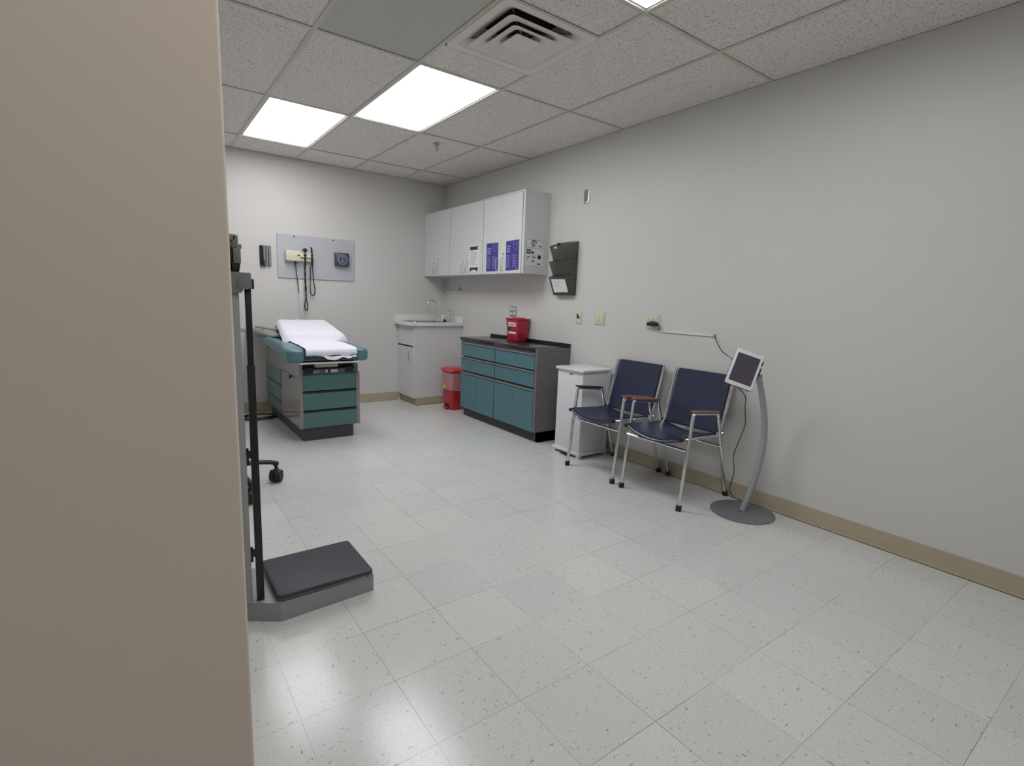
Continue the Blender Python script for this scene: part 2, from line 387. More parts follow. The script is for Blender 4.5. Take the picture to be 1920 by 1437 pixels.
def ceiling_light(cx, cy, lm, label):
    t = thing('ceiling_light', label, 'ceiling light', (cx, cy, H+.004), group=None)
    hx, hy = .290, .594
    MB().box(-hx, hx, -hy, hy, .012, .016).build('diffuser', lm, t)
    f = MB()
    for a in (-1, 1):
        f.box(*sorted((a*hx, a*(hx-.012))), -hy, hy, 0, .012, bev=.002, seg=1); f.box(-hx, hx, *sorted((a*hy, a*(hy-.012))), 0, .012, bev=.002, seg=1)
    f.box(-hx, hx, -hy, hy, .017, .09)
    f.build('frame', GRID, t)
ceiling_light(GX+1.5*G, GY+G, L2, 'long bright ceiling light panel between the air vent and the sprinkler')
ceiling_light(GX+.5*G, GY+3*G, L1, 'bright ceiling light panel near the back wall, above the exam table')
ceiling_light(GX+1.5*G, GY-3*G, L4, 'ceiling light panel cut off by the top edge, right of the air vent')

ceiling_light(GX-.5*G, GY-5*G, L3, 'added unseen ceiling light panel over the entry, brightening the near wall corner')  # extra panel added out of view to brighten the near wall corner

# air diffuser: stepped square cones hanging below a square frame
t = thing('air_vent', 'square white ceiling air vent with stepped square cones', 'air vent', (1.792, 2.49, H))
def ring(b, o, i, zo, zi, th=.002, n=8):   # sloping square ring from outer half size o at height zo to inner half size i at zi
    def sq(h, r, z): return [(x, y, z) for x, y in rrect(-h, h, -h, h, r, n)]
    A = sq(o, min(.03, o*.25), zo); B = sq(i, min(.03, i*.3), zi); P = []
    A.append(A[0]); B.append(B[0]); P = [A, B]
    b.grid(P, th)
b = MB(); ring(b, .300, .256, .000, .001); ring(b, .256, .175, .001, .048); ring(b, .175, .150, .048, .080); b.build('frame', VENTM, t)
for nm, o, i, z in (('outer_cone', .212, .142, -.010), ('middle_cone', .146, .088, -.013)):
    b = MB(); ring(b, o, o-.010, z, z-.003); ring(b, o-.010, i, z-.003, z+.022); ring(b, i, i-.026, z+.022, z+.045); b.build(nm, VENTM, t)
MB().prism(rrect(-.082, .082, -.082, .082, .012), -.016, -.010, bev=.002, seg=1).cyl((0, 0, -.018), (0, 0, -.016), .004).cyl((0, 0, -.012), (0, 0, .07), .006).build('centre_plate', VENTM, t)
MB().cyl((0, 0, .074), (0, 0, .078), .16, n=40).build('duct_opening', DARKGAP, t)
b = MB()
for a in range(4):
    ca, sa = math.cos(a*PI/2+PI/4), math.sin(a*PI/2+PI/4)
    b.cyl((.02*ca, .02*sa, .03), (.30*ca, .30*sa, .03), .004, n=8)
b.build('support_rods', GALV, t)

t = thing('fire_sprinkler', 'small steel pendant fire sprinkler hanging from the ceiling tile', 'sprinkler', (2.34, 4.50, H+.006))
MB().lathe([(.038, 0), (.038, -.003), (.030, -.008), (.014, -.010), (.014, 0)], n=24).build('escutcheon', STEEL, t)
MB().cyl((0, 0, -.008), (0, 0, -.03), .011).cyl((.012, 0, -.028), (.010, 0, -.055), .003, n=8).cyl((-.012, 0, -.028), (-.010, 0, -.055), .003, n=8).cyl((0, 0, -.03), (0, 0, -.055), .0035, n=8).build('nozzle', STEEL, t)
MB().lathe([(.004, -.052), (.018, -.058), (.018, -.060), (.004, -.060)], n=16).build('deflector', STEEL, t)

# ---------------------------------------------------------------- wall cabinets
def pull(parent, x, y, zc, h=.12, mname='handle'):   # wire pull on a face looking along -x
    z0, z1 = zc-h/2, zc+h/2
    pts = [(x, y, z0), (x-.022, y, z0)]+[(x-.028, y, z0+.008)]+[(x-.028, y, z1-.008)]+[(x-.022, y, z1), (x, y, z1)]
    return MB().tube(pts, .0042, n=8).build(mname, STEEL, parent)
UX = 2.995; UZ0, UZ1 = 1.553, 2.315
def wall_cabinet(y0, y1, label, handles_off, lock_side, filler=0):
    t = thing('wall_cabinet', label, 'cabinet', ((UX+XW)/2, (y0+y1)/2, UZ0), group='white wall cabinets')
    ox, oy, oz = -(UX+XW)/2, -(y0+y1)/2, -UZ0
    b = MB(); X = lambda v: v+ox; Y = lambda v: v+oy; Z = lambda v: v+oz
    b.box(X(UX+.018), X(XW), Y(y0+.0005), Y(y1-.0005), Z(UZ0), Z(UZ1), bev=.001, seg=1)
    if filler:
        b.box(X(UX-.004), X(UX+.018), Y(y0+.0005), Y(y0+.027), Z(UZ0), Z(UZ1), bev=.001, seg=1)
        b.box(X(UX), X(UX+.018), Y(y0), Y(y1), Z(UZ1-.012), Z(UZ1))
    b.build('carcass', LAMM, t)
    a0 = y0+(.045 if filler else .0065); ym = (a0+y1-.0065)/2
    zt = UZ1-.015 if filler else UZ1-.012
    for k, (q0, q1) in enumerate(((a0, ym-.0012), (ym+.0012, y1-.0065))):
        dd = MB().box(X(UX-.002), X(UX+.017), Y(q0), Y(q1), Z(UZ0+.002), Z(zt), bev=.0015, seg=1).build('door', EDGEW if 0 else LAMM, t)
        hy = (ym-.045) if k == 0 else (ym+.045)
        pull(dd, X(UX-.002), Y(hy), Z(1.645), .125)
        if k == lock_side: MB().cyl((X(UX-.002), Y(hy+(.0 if k else .0)), Z(1.747)), (X(UX-.008), Y(hy), Z(1.747)), .010, n=16).build('lock', STEEL, dd)
    if filler:
        for z in (1.60, 2.24): MB().box(X(UX+.002), X(UX+.019), Y(y0+.028), Y(y0+.040), Z(z-.02), Z(z+.02)).build('hinge', STEEL, t)
    return t
wall_cabinet(5.40, 6.053, 'white wall cabinet in the corner above the sink, no papers on its doors', 0, 0)
wall_cabinet(4.695, 5.40, 'middle white wall cabinet with one black and white notice on its right door', 0, 9)
wall_cabinet(3.98, 4.695, 'right white wall cabinet with two purple posters on its doors', 0, 0, filler=1)

# papers on the doors
def bars(b, rows, x0, x1, h, mi, jitter=.25, words=True, z=.0006):
    for y in rows:
        x = x0
        end = x1-(x1-x0)*random.random()*jitter
        while x < end:
            wd = min(end-x, random.uniform(.006, .017)) if words else end-x
            b.box(x, x+wd, y-h/2, y+h/2, z-.0004, z, mi=mi); x += wd+.0035
    return b
def purple_poster(label, yc, zc, rot=0.0):
    t = thing('poster', label, 'poster', (UX-.0035, yc, zc), (PI/2, 0, -PI/2), group='purple posters')
    t.rotation_euler = (Matrix.Rotation(-PI/2, 4, 'Z') @ Matrix.Rotation(PI/2, 4, 'X') @ Matrix.Rotation(rot, 4, 'Z')).to_euler()
    MB().box(-.106, .106, -.141, .141, 0, .0006).build('paper', PURP, t)
    b = MB(); bars(b, (.088, .064, .040), -.090, -.018, .012, 0, .35, z=.0012); b.build('title_lettering', LILAC, t)
    for cx in (-.094, .008):
        b = MB(); yy = .004
        for k in range(5):
            b.cyl((cx+.006, yy-.004, .0006), (cx+.006, yy-.004, .0012), .0062, n=12)
            for q in range(3): bars(b, (yy+.003-q*.0075,), cx+.017, cx+.074, .0022, 0, .5, z=.0012)
            yy -= .0255
        b.build('body_lettering', LILAC, t)
    bars(MB(), (-.128,), .060, .092, .009, 0, .1, z=.0012).build('corner_lettering', LILAC, t)
    b = MB(); b.tube([(x+.045, y+.088, .001) for x, y in [(.0, .042), (.022, .036), (.034, .016), (.030, -.008), (.014, -.026), (.006, -.042), (-.004, -.026), (-.026, -.012), (-.036, .010), (-.026, .034)]], .0011, n=6, closed=True)
    b.tube([(x+.045, y+.088, .001) for x, y in [(-.026, .034), (-.006, .014), (.016, .018), (.03, -.008)]], .0008, n=6)
    b.cyl((.095, .122, .0006), (.095, .122, .0012), .006, n=12)
    b.build('outline_drawing', LILAC, t)
purple_poster('purple poster with white list on the left door of the right wall cabinet', 4.513, 1.722)
purple_poster('purple poster with white list at the far right, beside the cabinet lock and handle', 4.161, 1.725, 0.02)
t = thing('notice', 'white notice with black header and footer on the middle wall cabinet', 'notice', (UX-.0035, 4.86, 1.722), FACE_X)
MB().box(-.106, .106, -.140, .140, 0, .0006).build('paper', PAPERW, t)
b = MB(); b.box(-.088, .088, .092, .128, .0006, .0010); b.prism([(.088, .128), (.060, .108), (.088, .092)], .0010, .0012, mi=1)
b.build('header', [INK, PAPERW], t); b = MB(); b.prism([(-.088, -.130), (-.088, -.092), (.084, -.092), (.070, -.134), (.052, -.134), (.030, -.118), (-.050, -.118), (-.06, -.134)], .0006, .0010)
b.build('footer', INK, t)
b = MB(); bars(b, [.074-.0115*k for k in range(13)], -.076, .076, .0045, 0, .4, z=.0010); b.build('lettering', INKG, t)
# side notice on the cabinet end panel
t = thing('notice', 'white notice with drawings and small signs on the cabinet end panel', 'notice', (3.123, 3.9795, 1.750), FACE_Y)
MB().box(-.106, .106, -.120, .120, 0, .0006).build('paper', PAPERW, t)
b = MB()
fr = [(-.102, .116), (.100, .116), (.100, .042), (-.102, .042)]
for p, q in zip(fr, fr[1:]+fr[:1]): b.tube([(p[0], p[1], .0008), (q[0], q[1], .0008)], .0012, n=6)
b.build('border_line', INK, t); b = MB(); b.tube([(x-.015, y+.082, .0008) for x, y in [(-.018, .03), (-.026, .0), (-.014, -.028), (.006, -.024), (.004, -.004), (-.008, .012), (.0, .03), (.02, .026), (.03, .004)]], .0042, n=6)
b.build('drawing', INK, t)
for q in ((-.100, -.046, .019, .027), (-.100, -.040, .008, .016), (-.100, -.046, -.003, .005), (-.100, -.050, -.014, -.006), (-.04, -.012, -.010, .010), (.036, .076, -.056, -.020), (-.098, -.052, -.044, -.038), (-.030, .010, -.048, -.040), (-.030, .004, -.032, -.028),
          (-.032, -.022, -.090, -.066), (-.012, -.002, -.092, -.070), (.034, .070, -.108, -.096), (-.086, -.078, -.072, -.052), (.058, .074, .054, .070), (.036, .044, .062, .070)):
    MB().box(q[0], q[1], q[2], q[3], .0006, .001).build('printed_sign', INK, t)


# ---------------------------------------------------------------- sink cabinet in the corner
SX, SY = 2.64, 5.60; CT = .995
t = thing('sink_base_cabinet', 'white sink base cabinet in the back corner with drawer front and door', 'cabinet', ((SX+XW)/2, (SY+YB)/2, 0))
ox, oy = -(SX+XW)/2, -(SY+YB)/2
b = MB(); b.box(SX+.02+ox, XW-.001+ox, SY+oy, YB-.002+oy, .09, .955, bev=.001, seg=1); b.box(SX+ox, SX+.02+ox, SY+oy, SY+.018+oy, .09, .955, bev=.001, seg=1); b.build('carcass', LAMM, t)
MB().box(SX+.04+ox, XW-.001+ox, SY+.003+oy, YB-.002+oy, 0, .09, bev=.002, seg=1).box(SX+.038+ox, XW-.001+ox, SY-.002+oy, YB-.002+oy, .0, .003, mi=1).build('toe_kick', [BASEB, FLOORLINE], t)
MB().box(SX+ox-.001, SX+.019+ox, SY+.022+oy, YB-.004+oy, .718, .945, bev=.0015, seg=1).build('drawer_front', LAMM, t)
MB().box(SX+ox+.004, SX+.019+ox, SY+.02+oy, YB-.004+oy, .700, .716).build('shadow_gap', DARKGAP, t)
dd = MB().box(SX+ox-.001, SX+.019+ox, SY+.022+oy, YB-.004+oy, .092, .699, bev=.0015, seg=1).build('door', LAMM, t)
pull(dd, SX+ox-.001, SY+.085+oy, .60, .11)
t = thing('sink_counter', 'white laminate counter with backsplash and inset steel sink in the corner', 'counter', (2.95, 5.81, .955))
ox, oy = -2.95, -5.81
BX0, BX1, BY0, BY1 = 2.68, 3.02, 5.66, 5.98
b = MB()
b.box(2.59+ox, BX0+ox, 5.565+oy, YB+oy, 0, .040, bev=.003); b.box(BX1+ox, XW+ox, 5.565+oy, YB+oy, 0, .040, bev=.003)
b.box(BX0-.003+ox, BX1+.003+ox, 5.565+oy, BY0+oy, 0, .040, bev=.003); b.box(BX0-.003+ox, BX1+.003+ox, BY1+oy, YB+oy, 0, .040, bev=.003)
b.build('worktop', EDGEW, t)
b = MB(); b.box(2.59+ox, XW+ox, YB-.02+oy, YB+oy, .038, .115, bev=.002); b.box(XW-.02+ox, XW+ox, 5.565+oy, YB-.02+oy, .038, .115, bev=.002); b.build('backsplash', EDGEW, t)
b = MB()
def loop(x0, x1, y0, y1, r, z): return [(x+ox, y+oy, z) for x, y in rrect(x0, x1, y0, y1, r, 6)]
RL = [loop(BX0-.02, BX1+.14, BY0-.02, BY1+.02, .03, .041), loop(BX0-.018, BX1+.138, BY0-.018, BY1+.018, .03, .047), loop(BX0, BX1, BY0, BY1, .05, .045), loop(BX0+.012, BX1-.012, BY0+.012, BY1-.012, .05, -.10), loop(BX0+.1, BX1-.1, BY0+.1, BY1-.1, .05, -.115)]
b.grid([q+[q[0]] for q in RL], .001); b.box(BX0+.09+ox, BX1-.09+ox, BY0+.09+oy, BY1-.09+oy, -.117, -.113)
b.build('sink', STEEL, t)
t = thing('faucet', 'chrome gooseneck faucet with two small handles on the corner sink', 'faucet', (3.07, 5.86, 1.002))
MB().prism(rrect(-.025, .025, -.075, .075, .024), 0, .016, bev=.004).build('base_plate', CHROME, t)
MB().cyl((0, 0, .012), (0, 0, .045), .016, .012).tube([(0, 0, .03), (0, 0, .18)]+[(x, 0, z) for x, _, z in arc((-.062, 0, .195), .062, 0, PI*1.02, 12)]+[(-.125, 0, .165)], .0095, n=12).cyl((-.125, 0, .172), (-.126, 0, .150), .012).build('spout', CHROME, t)
for s in (-1, 1):
    MB().cyl((0, s*.055, .01), (0, s*.055, .045), .014, .011).tube([(0, s*.055, .048), (-.01, s*.085, .058), (-.012, s*.10, .060)], [.008, .006, .005], n=8).sph((0, s*.055, .046), .013).build('handle', CHROME, t)
t = thing('soap_dispenser', 'tall slim off-white soap dispenser standing behind the sink', 'soap dispenser', (3.19, 5.76, .996))
MB().lathe([(.022, 0), (.024, .004), (.024, .118), (.020, .126), (.010, .130)], n=24).build('bottle', BEIGE, t)
MB().cyl((0, 0, .128), (0, 0, .142), .008).cyl((0, 0, .140), (0, 0, .152), .016).cyl((0, 0, .147), (-.03, 0, .145), .005, n=8).build('pump', STEEL, t)
tag(MB().lathe([(.013, 0), (.015, .003), (.015, .075), (.009, .083), (.009, .094), (.002, .096)], n=20).build('small_bottle', EDGEW, loc=(3.125, 5.79, .996)), 'small white bottle between the faucet and the soap dispenser', 'bottle')
tag(MB().lathe([(.020, 0), (.022, .006), (.022, .018), (.012, .024), (.011, .034), (.004, .036)], n=20).build('sink_stopper', BLACKR, loc=(3.098, 5.69, .9965 + .005)), 'small black rubber sink stopper on the counter beside the faucet', 'sink stopper')
t = thing('towel_bar', 'clear plastic towel bar on the wall beneath the corner wall cabinet', 'towel bar', (XW, 5.83, 1.41), FACE_X)
for s in (-1, 1): MB().box(s*.175-.014, s*.175+.014, -.022, .022, 0, .035, bev=.004).build('bracket', EDGEW if s < 0 else STEEL, t)
MB().cyl((-.175, 0, .026), (.175, 0, .026), .006, n=12).build('bar', CLEAR, t)

# ---------------------------------------------------------------- teal cabinets with black worktop
TX = 2.895
def teal_unit(y0, y1, zd, label, side):
    t = thing('base_cabinet', label, 'cabinet', ((TX+XW)/2, (y0+y1)/2, 0), group='teal base cabinets')
    ox, oy = -(TX+XW)/2, -(y0+y1)/2
    b = MB(); b.box(TX+.030+ox, XW+ox-.001, y0+.0005+oy, y1-.0005+oy, .10, .845, bev=.001, seg=1); b.box(TX+.004+ox, TX+.032+ox, y0+.0005+oy, y1-.0005+oy, .822, .845)
    if side: b.box(TX+ox+.002, XW+ox-.001, y0+oy-.004, y0+.026+oy, .10, .845, bev=.001, seg=1); b.box(TX+.05+ox, XW-.001+ox, y0+.001+oy, y0+.03+oy, 0.0, .1)
    b.build('carcass', GREYC, t)
    MB().box(TX+.05+ox, XW-.001+ox, y0+.001+oy, y1-.001+oy, .0, .10).build('plinth', PLINTH, t)
    q0 = y0+(.030 if side else .006); q1 = y1-.006
    zt = [.812, .652, .486]; zb = [.678, .518, .100]
    for k in range(2):
        dr = MB().box(TX+ox, TX+.02+ox, q0+oy, q1+oy, zb[k], zt[k], bev=.0012, seg=1).build('drawer', TEALC, t)
        MB().box(TX-.010+ox, TX+.02+ox, q0+oy, q1+oy, zt[k]+.001, zt[k]+.011, bev=.002, seg=1).build('finger_pull', TRIMG, dr)
    ym = (q0+q1)/2
    for a0, a1 in ((q0, ym-.001), (ym+.001, q1)):
        dr = MB().box(TX+ox, TX+.02+ox, a0+oy, a1+oy, zb[2], zt[2], bev=.0012, seg=1).build('door', TEALC, t)
        MB().box(TX-.010+ox, TX+.02+ox, a0+oy, a1+oy, zt[2]+.001, zt[2]+.011, bev=.002, seg=1).build('finger_pull', TRIMG, dr)
    return t
teal_unit(4.262, 4.93, None, 'left teal base cabinet beside the red step-on bin', False)
teal_unit(3.595, 4.262, None, 'right teal base cabinet with the dark grey side panel', True)
t = thing('black_worktop', 'black laminate worktop with low backsplash over the teal cabinets', 'worktop', (3.1, 4.26, .845))
ox, oy = -3.1, -4.26
b = MB()
for a0, a1 in ((3.6225, 4.261), (4.263, 4.935)): b.box(TX-.012+ox, XW+ox, a0+oy, a1+oy, 0, .035, bev=.004)
b.build('slab', BLACKTOP, t)
MB().box(TX+.002+ox, XW-.001+ox, 3.591+oy, 3.6215+oy, .0005, .027, bev=.001, seg=1).build('side_panel_top', GREYC, t)  # top strip of the cabinet side panel, parented to the worktop
MB().box(XW-.018+ox, XW+ox, 3.59+oy, 4.935+oy, .034, .066, bev=.002, seg=1).build('backsplash', BLACKP, t)

# sharps container
t = thing('sharps_container', 'red sharps container with white labels on the black worktop', 'sharps container', (3.20, 4.315, .881))
def taper(b, hx, hy, z0, hx1, hy1, z1, bev=.008, mi=0): return b.hexa([(-hx, -hy, z0), (hx, -hy, z0), (hx, hy, z0), (-hx, hy, z0), (-hx1, -hy1, z1), (hx1, -hy1, z1), (hx1, hy1, z1), (-hx1, hy1, z1)], bev, 3, mi)
taper(MB(), .060, .090, 0, .074, .104, .222).build('tub', REDS, t)
MB().box(-.082, .082, -.112, .112, .220, .232, bev=.004).box(-.03, .05, -.06, .06, .231, .240, bev=.004).box(-.075, -.05, -.1, .1, .231, .235, bev=.001).build('lid', REDS, t)
TM = Matrix.Translation((-.0602, 0, 0)) @ Matrix.Rotation(-math.atan2(.014, .222), 4, 'Y')
MB().box(-.0016, 0, -.068, .062, .150, .190, M=TM).box(-.0016, 0, -.070, .062, .075, .096, M=TM).build('white_label', PAPERW, t)
MB().box(-.0019, 0, .020, .060, .106, .144, M=TM).box(-.0022, -.001, -.045, .045, .164, .172, M=TM, mi=0).build('black_label', INK, t)
MB().box(.0, .03, -.105, -.096, .03, .12, bev=.003).build('side_rib', REDS, t)

# ---------------------------------------------------------------- red step-on bin
t = thing('step_on_bin', 'red plastic step-on bin with overhanging clear bag beside the sink cabinet', 'bin', (3.02, 5.27, 0))
b = MB()
def rloop(hx, hy, r, z, cx=0): return [(x+cx, y, z) for x, y in rrect(-hx, hx, -hy, hy, r, 6)]
LS = [rloop(.095, .095, .03, 0.0), rloop(.100, .100, .03, .012), rloop(.118, .118, .035, .42), rloop(.120, .120, .035, .43)]
b.grid([q+[q[0]] for q in LS], .003); b.box(-.09, .09, -.09, .09, .0, .006)
b.build('bucket', REDP, t)
MB().box(-.105, -.09, -.055, .055, .012, .07, bev=.003).build('pedal_recess', DARKGAP, t)
MB().box(-.135, -.098, -.045, .045, .016, .030, bev=.005).build('pedal', REDP, t)
b = MB()
rows = []
for i, (z, k) in enumerate(((.232, 1.05), (.246, 1.075), (.28, 1.07), (.32, 1.06), (.38, 1.06), (.435, 1.08), (.452, 1.03))):
    q = rrect(-.112*k, .112*k, -.112*k, .112*k, .035, 6); row = []
    for j, (x, y) in enumerate(q):
        a = math.atan2(y, x); w_ = 1+.022*math.sin(9*a+i*.8)+.014*math.sin(17*a-i)
        row.append((x*w_, y*w_, z+(.012*math.sin(2.2*a+.6) if i < 2 else 0)))
    rows.append(row+[row[0]])
b.grid(rows, .0008); b.build('bin_liner', BAGM, t)
rim = [(x*1.0, y, z) for x, y, z in rows[0][:-1]]
MB().tube(rim, .004, n=8, closed=True).build('liner_hem', mat('liner_hem', rgb(232, 170, 158), .4, alpha=.8), t)
MB().box(-.128, -.1255, -.02, .055, .250, .292, bev=.001, seg=1).build('yellow_label', YELLOW, t)
MB().prism(rrect(-.135, .13, -.132, .132, .03), .448, .482, bev=.010, seg=3).prism(rrect(-.10, .10, -.10, .10, .03), .480, .490, bev=.006, seg=2).box(.11, .145, -.06, .06, .43, .47, bev=.006).build('lid', REDL, t)

# ---------------------------------------------------------------- white square step-on can
t = thing('waste_can', 'tall square white enamel step-on waste can beside the teal cabinet', 'waste can', (3.095, 3.19, 0))
MB().box(-.156, .150, -.156, .156, .055, .725, bev=.006, seg=2).build('body', ENAMEL, t)
b = MB()
b.box(-.174, .168, -.174, .174, .022, .048, bev=.006)
for a in (-1, 1):
    for c_ in (-1, 1): b.box(a*.150-.018, a*.150+.018, c_*.150-.018, c_*.150+.018, 0, .03, bev=.004)
b.box(-.155, .155, -.155, .155, .046, .060, bev=.003)
b.build('base_frame', ENAMEL, t)
b = MB()
for s in (-1, 1): b.box(.128, .166, s*.154-.006, s*.154+.006, .05, .74, bev=.003)
b.box(.154, .166, -.15, .15, .70, .75, bev=.003); b.build('rear_frame', ENAMEL, t)
MB().prism(rrect(-.174, .168, -.174, .174, .014), .728, .752, bev=.007, seg=3).build('lid', ENAMEL, t)
MB().box(-.1580, -.155, -.035, .012, .694, .708, bev=.001, seg=1).build('green_grey_nameplate', mat('badge', rgb(120, 140, 134), .4), t)
MB().box(-.190, -.150, -.05, .05, .010, .018, bev=.002).build('pedal', BLACKR, t)

# ---------------------------------------------------------------- armchairs
def make_chair(label, near_dark):
    t = thing('armchair', label, 'chair', (0, 0, 0), group='navy armchairs along the wall')
    HY = .243
    # local x: depth (front = -x), y: width
    for s in (-1, 1):
        y = s*HY
        fr = MB()
        F0 = Vector((-.264, y, .012)); F1 = Vector((-.197, y, .610)); R1 = Vector((.080, y, .583)); R0 = Vector((.262, y, .012))
        leg_f = MB().tube([F0, F0.lerp(F1, .5), F1, F1+Vector((.006, 0, .012)), F1+Vector((.020, 0, .020))], .0145, n=12, flat=(1.0, .8)).build('front_leg', CHROME, t)
        MB().cyl((F0.x, y, 0), (F0.x+.004, y, .036), .019, .017).build('rubber_foot', BLACKR, leg_f)
        leg_r = MB().tube([R0, R0.lerp(R1, .5), R1, R1+Vector((-.008, 0, .014)), R1+Vector((-.022, 0, .021))], .0145, n=12, flat=(1.0, .8)).build('rear_leg', CHROME, t)
        MB().cyl((R0.x, y, 0), (R0.x-.004, y, .036), .019, .017).build('rubber_foot', BLACKR, leg_r)
        MB().cyl((F1.x+.014, y, F1.z+.018), (R1.x-.016, y, R1.z+.019), .011, n=12).build('arm_bar', CHROME, t)
        wood = WOODD if (near_dark and s > 0) else WOOD
        am = MB()
        A = [(-.205, .019), (-.10, .023), (.0, .020), (.078, .017)]
        L = [(x, y-wd, .652) for x, wd in A]+[(x, y+wd, .652) for x, wd in A[::-1]]
        Pt = [(p[0], p[1]) for p in L]
        Ms = Matrix.Identity(4); Ms[2][0] = -.10
        am.prism(Pt, .615, .629, bev=.005, seg=3, M=Ms); am.build('armrest', wood, t)
        # seat side rail, with black caps
        MB().cyl((-.262, y*.93, .462), (.165, y*.93, .440), .010, n=10).build('side_rail', CHROME, t)
        MB().cyl((-.285, y*.93, .463), (-.262, y*.93, .462), .013, n=10).build('rail_cap', BLACKR, t)
        # chrome plate bracket at the back joint
        MB().box(.10, .17, y*.95-.004, y*.95+.004, .440, .475, bev=.006).cyl((.150, y*.88, .46), (.150, y*1.05, .46), .014, n=14).build('joint_bracket', CHROME, t)
        # backrest rail
        MB().tube([(.136, y*.955, .425), (.147, y*.955, .475), (.239, y*.955, .828), (.244, y*.955, .845)], .0135, n=12, flat=(1, .8)).build('back_rail', CHROME, t)
    for x, z in ((-.236, .392), (.135, .372)):
        MB().cyl((x, -HY, z), (x, HY, z), .009, n=10).build('cross_bar', CHROME, t)
    # sagging vinyl seat
    rows = []
    for i in range(13):
        u = i/12; x = -.268+.40*u; row = []
        for j in range(15):
            v = j/14*2-1
            z = .468-.020*u-.046*(1-v*v)*(1-.25*u)-.004*math.sin(PI*u)
            row.append((x-.012*(1-v*v)*(1-u), v*.222, z))
        rows.append(row)
    s_ = MB(); s_.grid(rows, -.014)
    s_.build('seat', NAVY, t)
    # front piping and drooping front edge
    MB().tube([(p[0]-.002, p[1], p[2]-.006) for p in rows[0]], .0095, n=10).build('seat_front_roll', NAVY, t)
    rows = []
    for i in range(11):
        u = i/10; row = []
        for j in range(13):
            v = j/12*2-1
            x = .150+.098*u+.010*(1-v*v)*(1-.3*u); z = .455+.381*u
            row.append((x, v*.211, z))
        rows.append(row)
    b_ = MB(); b_.grid(rows, .014); bk = b_.build('backrest', NAVY, t)
    for rw_ in (rows[-1], rows[0]): MB().tube([(p[0]+.006, p[1], p[2]) for p in rw_], .0105, n=10).build('edge_roll', NAVY, bk)
    MB().box(.100, .150, -.014, .014, .445, .455, bev=.002).build('seat_clip', CHROME, t)
    return t
ch = make_chair('navy vinyl armchair with wooden armrests beside the tablet stand', False)
ch.location = (3.010, 2.138, 0)
c2 = copy_tree(ch); c2.location = (3.010, 2.715, 0)
c2['label'] = 'navy vinyl armchair next to the white waste can, its far armrest dark'
for o in c2.children:
    if o.name.startswith('armrest') and max(v.co.y for v in o.data.vertices) > 0.1:
        o.data = o.data.copy(); o.data.materials[0] = WOODD; o['label'] = 'dark armrest'

# ---------------------------------------------------------------- tablet stand
BX, BY = 3.092, 1.662
t = thing('tablet_stand', 'grey floor stand with round base and bowed post beside the right chair', 'tablet stand', (BX, BY, 0))
MB().lathe([(.190, 0), (.193, .002), (.193, .007), (.188, .010), (.02, .011)], n=64).build('round_base', KBASE, t, ang=50)
bow = Vector((.955, -.295, 0))
pts = []
for i in range(25):
    u = i/24; z = .008+.882*u
    k = .112*math.sin(PI*min(1, u*.97))**1.0
    pts.append(bow*k+Vector((-.004*u, 0, z)))
MB().tube(pts, [.0235-.003*i/24 for i in range(25)], n=20, flat=(1.05, .8), ref=(1, 0, 0)).build('bowed_post', KGREY, t)
P1 = pts[-1]
MB().cyl(P1+Vector((0, 0, -.008)), P1+Vector((0, 0, .010)), .026, .022).build('post_cap', KGREY, t)
TC = Vector((2.963, 1.677, .934))
TL = TC-Vector((BX, BY, 0))
yw, tl, rl = .75, .36, -.315
n_ = Vector((-math.cos(yw), -math.sin(yw), 0)); R0_ = (-n_).cross(Vector((0, 0, 1))); U0_ = math.cos(tl)*Vector((0, 0, 1))-math.sin(tl)*n_
R_ = math.cos(rl)*R0_+math.sin(rl)*U0_; U_ = -math.sin(rl)*R0_+math.cos(rl)*U0_; N_ = R_.cross(U_)
MT = Matrix((R_, U_, N_)).transposed().to_4x4()
MB().tube(smooth_path([P1+Vector((0, 0, -.012)), (P1+TL)/2+Vector((.03, .0, -.035)), TL-N_*.05-U_*.03, TL-N_*.010-U_*.02]), .010, n=10).build('bracket_arm', BLACKP, t)
tb = thing('tablet', 'white-framed tablet computer with dark screen held on the grey stand', 'tablet', TC, MT.to_euler())
MB().prism(rrect(-.083, .083, -.117, .117, .012), -.012, -.002, bev=.003, seg=2).build('holder', BLACKP, tb)
MB().prism(rrect(-.081, .081, -.115, .115, .010), -.003, .004, bev=.002, seg=2, top_only=True).build('white_bezel', WHITEP, tb)
MB().box(-.066, .066, -.091, .091, .0035, .0046).build('screen', SCREEN, tb)
MB().box(.083, .091, -.01, .04, -.014, .0, bev=.002).box(.082, .089, .055, .085, -.012, .001, bev=.002).build('side_clip', BLACKP, tb)
# cables of the stand
dn = TC-U_*.113-N_*.010
cab = [dn, (3.03, 1.69, .76), (3.12, 1.735, .68), (3.19, 1.765, .60), (3.235, 1.785, .53), (3.245, 1.825, .40), (3.25, 1.85, .30), (3.25, 1.835, .19), (3.262, 1.86, .06), (3.262, 1.825, .016), (3.262, 1.78, .006), (3.20, 1.70, .016)]
tag(MB().tube(smooth_path(cab), .0028, n=8).build('charging_cable', BLACKP), 'thin black cable hanging from the tablet down to the round base', 'cable')
up_ = TC+U_*.04-N_*.014-R_*.08
cab = [(XW-.008, 2.107, 1.108), (XW-.02, 2.085, 1.075), (XW-.03, 2.046, 1.027), (XW-.07, 2.00, 1.005), (XW-.13, 1.92, .985), up_]
tag(MB().tube(smooth_path(cab), .0030, n=8).build('power_cable', BLACKP), 'thin black cable from the wall raceway end to the back of the tablet', 'cable')

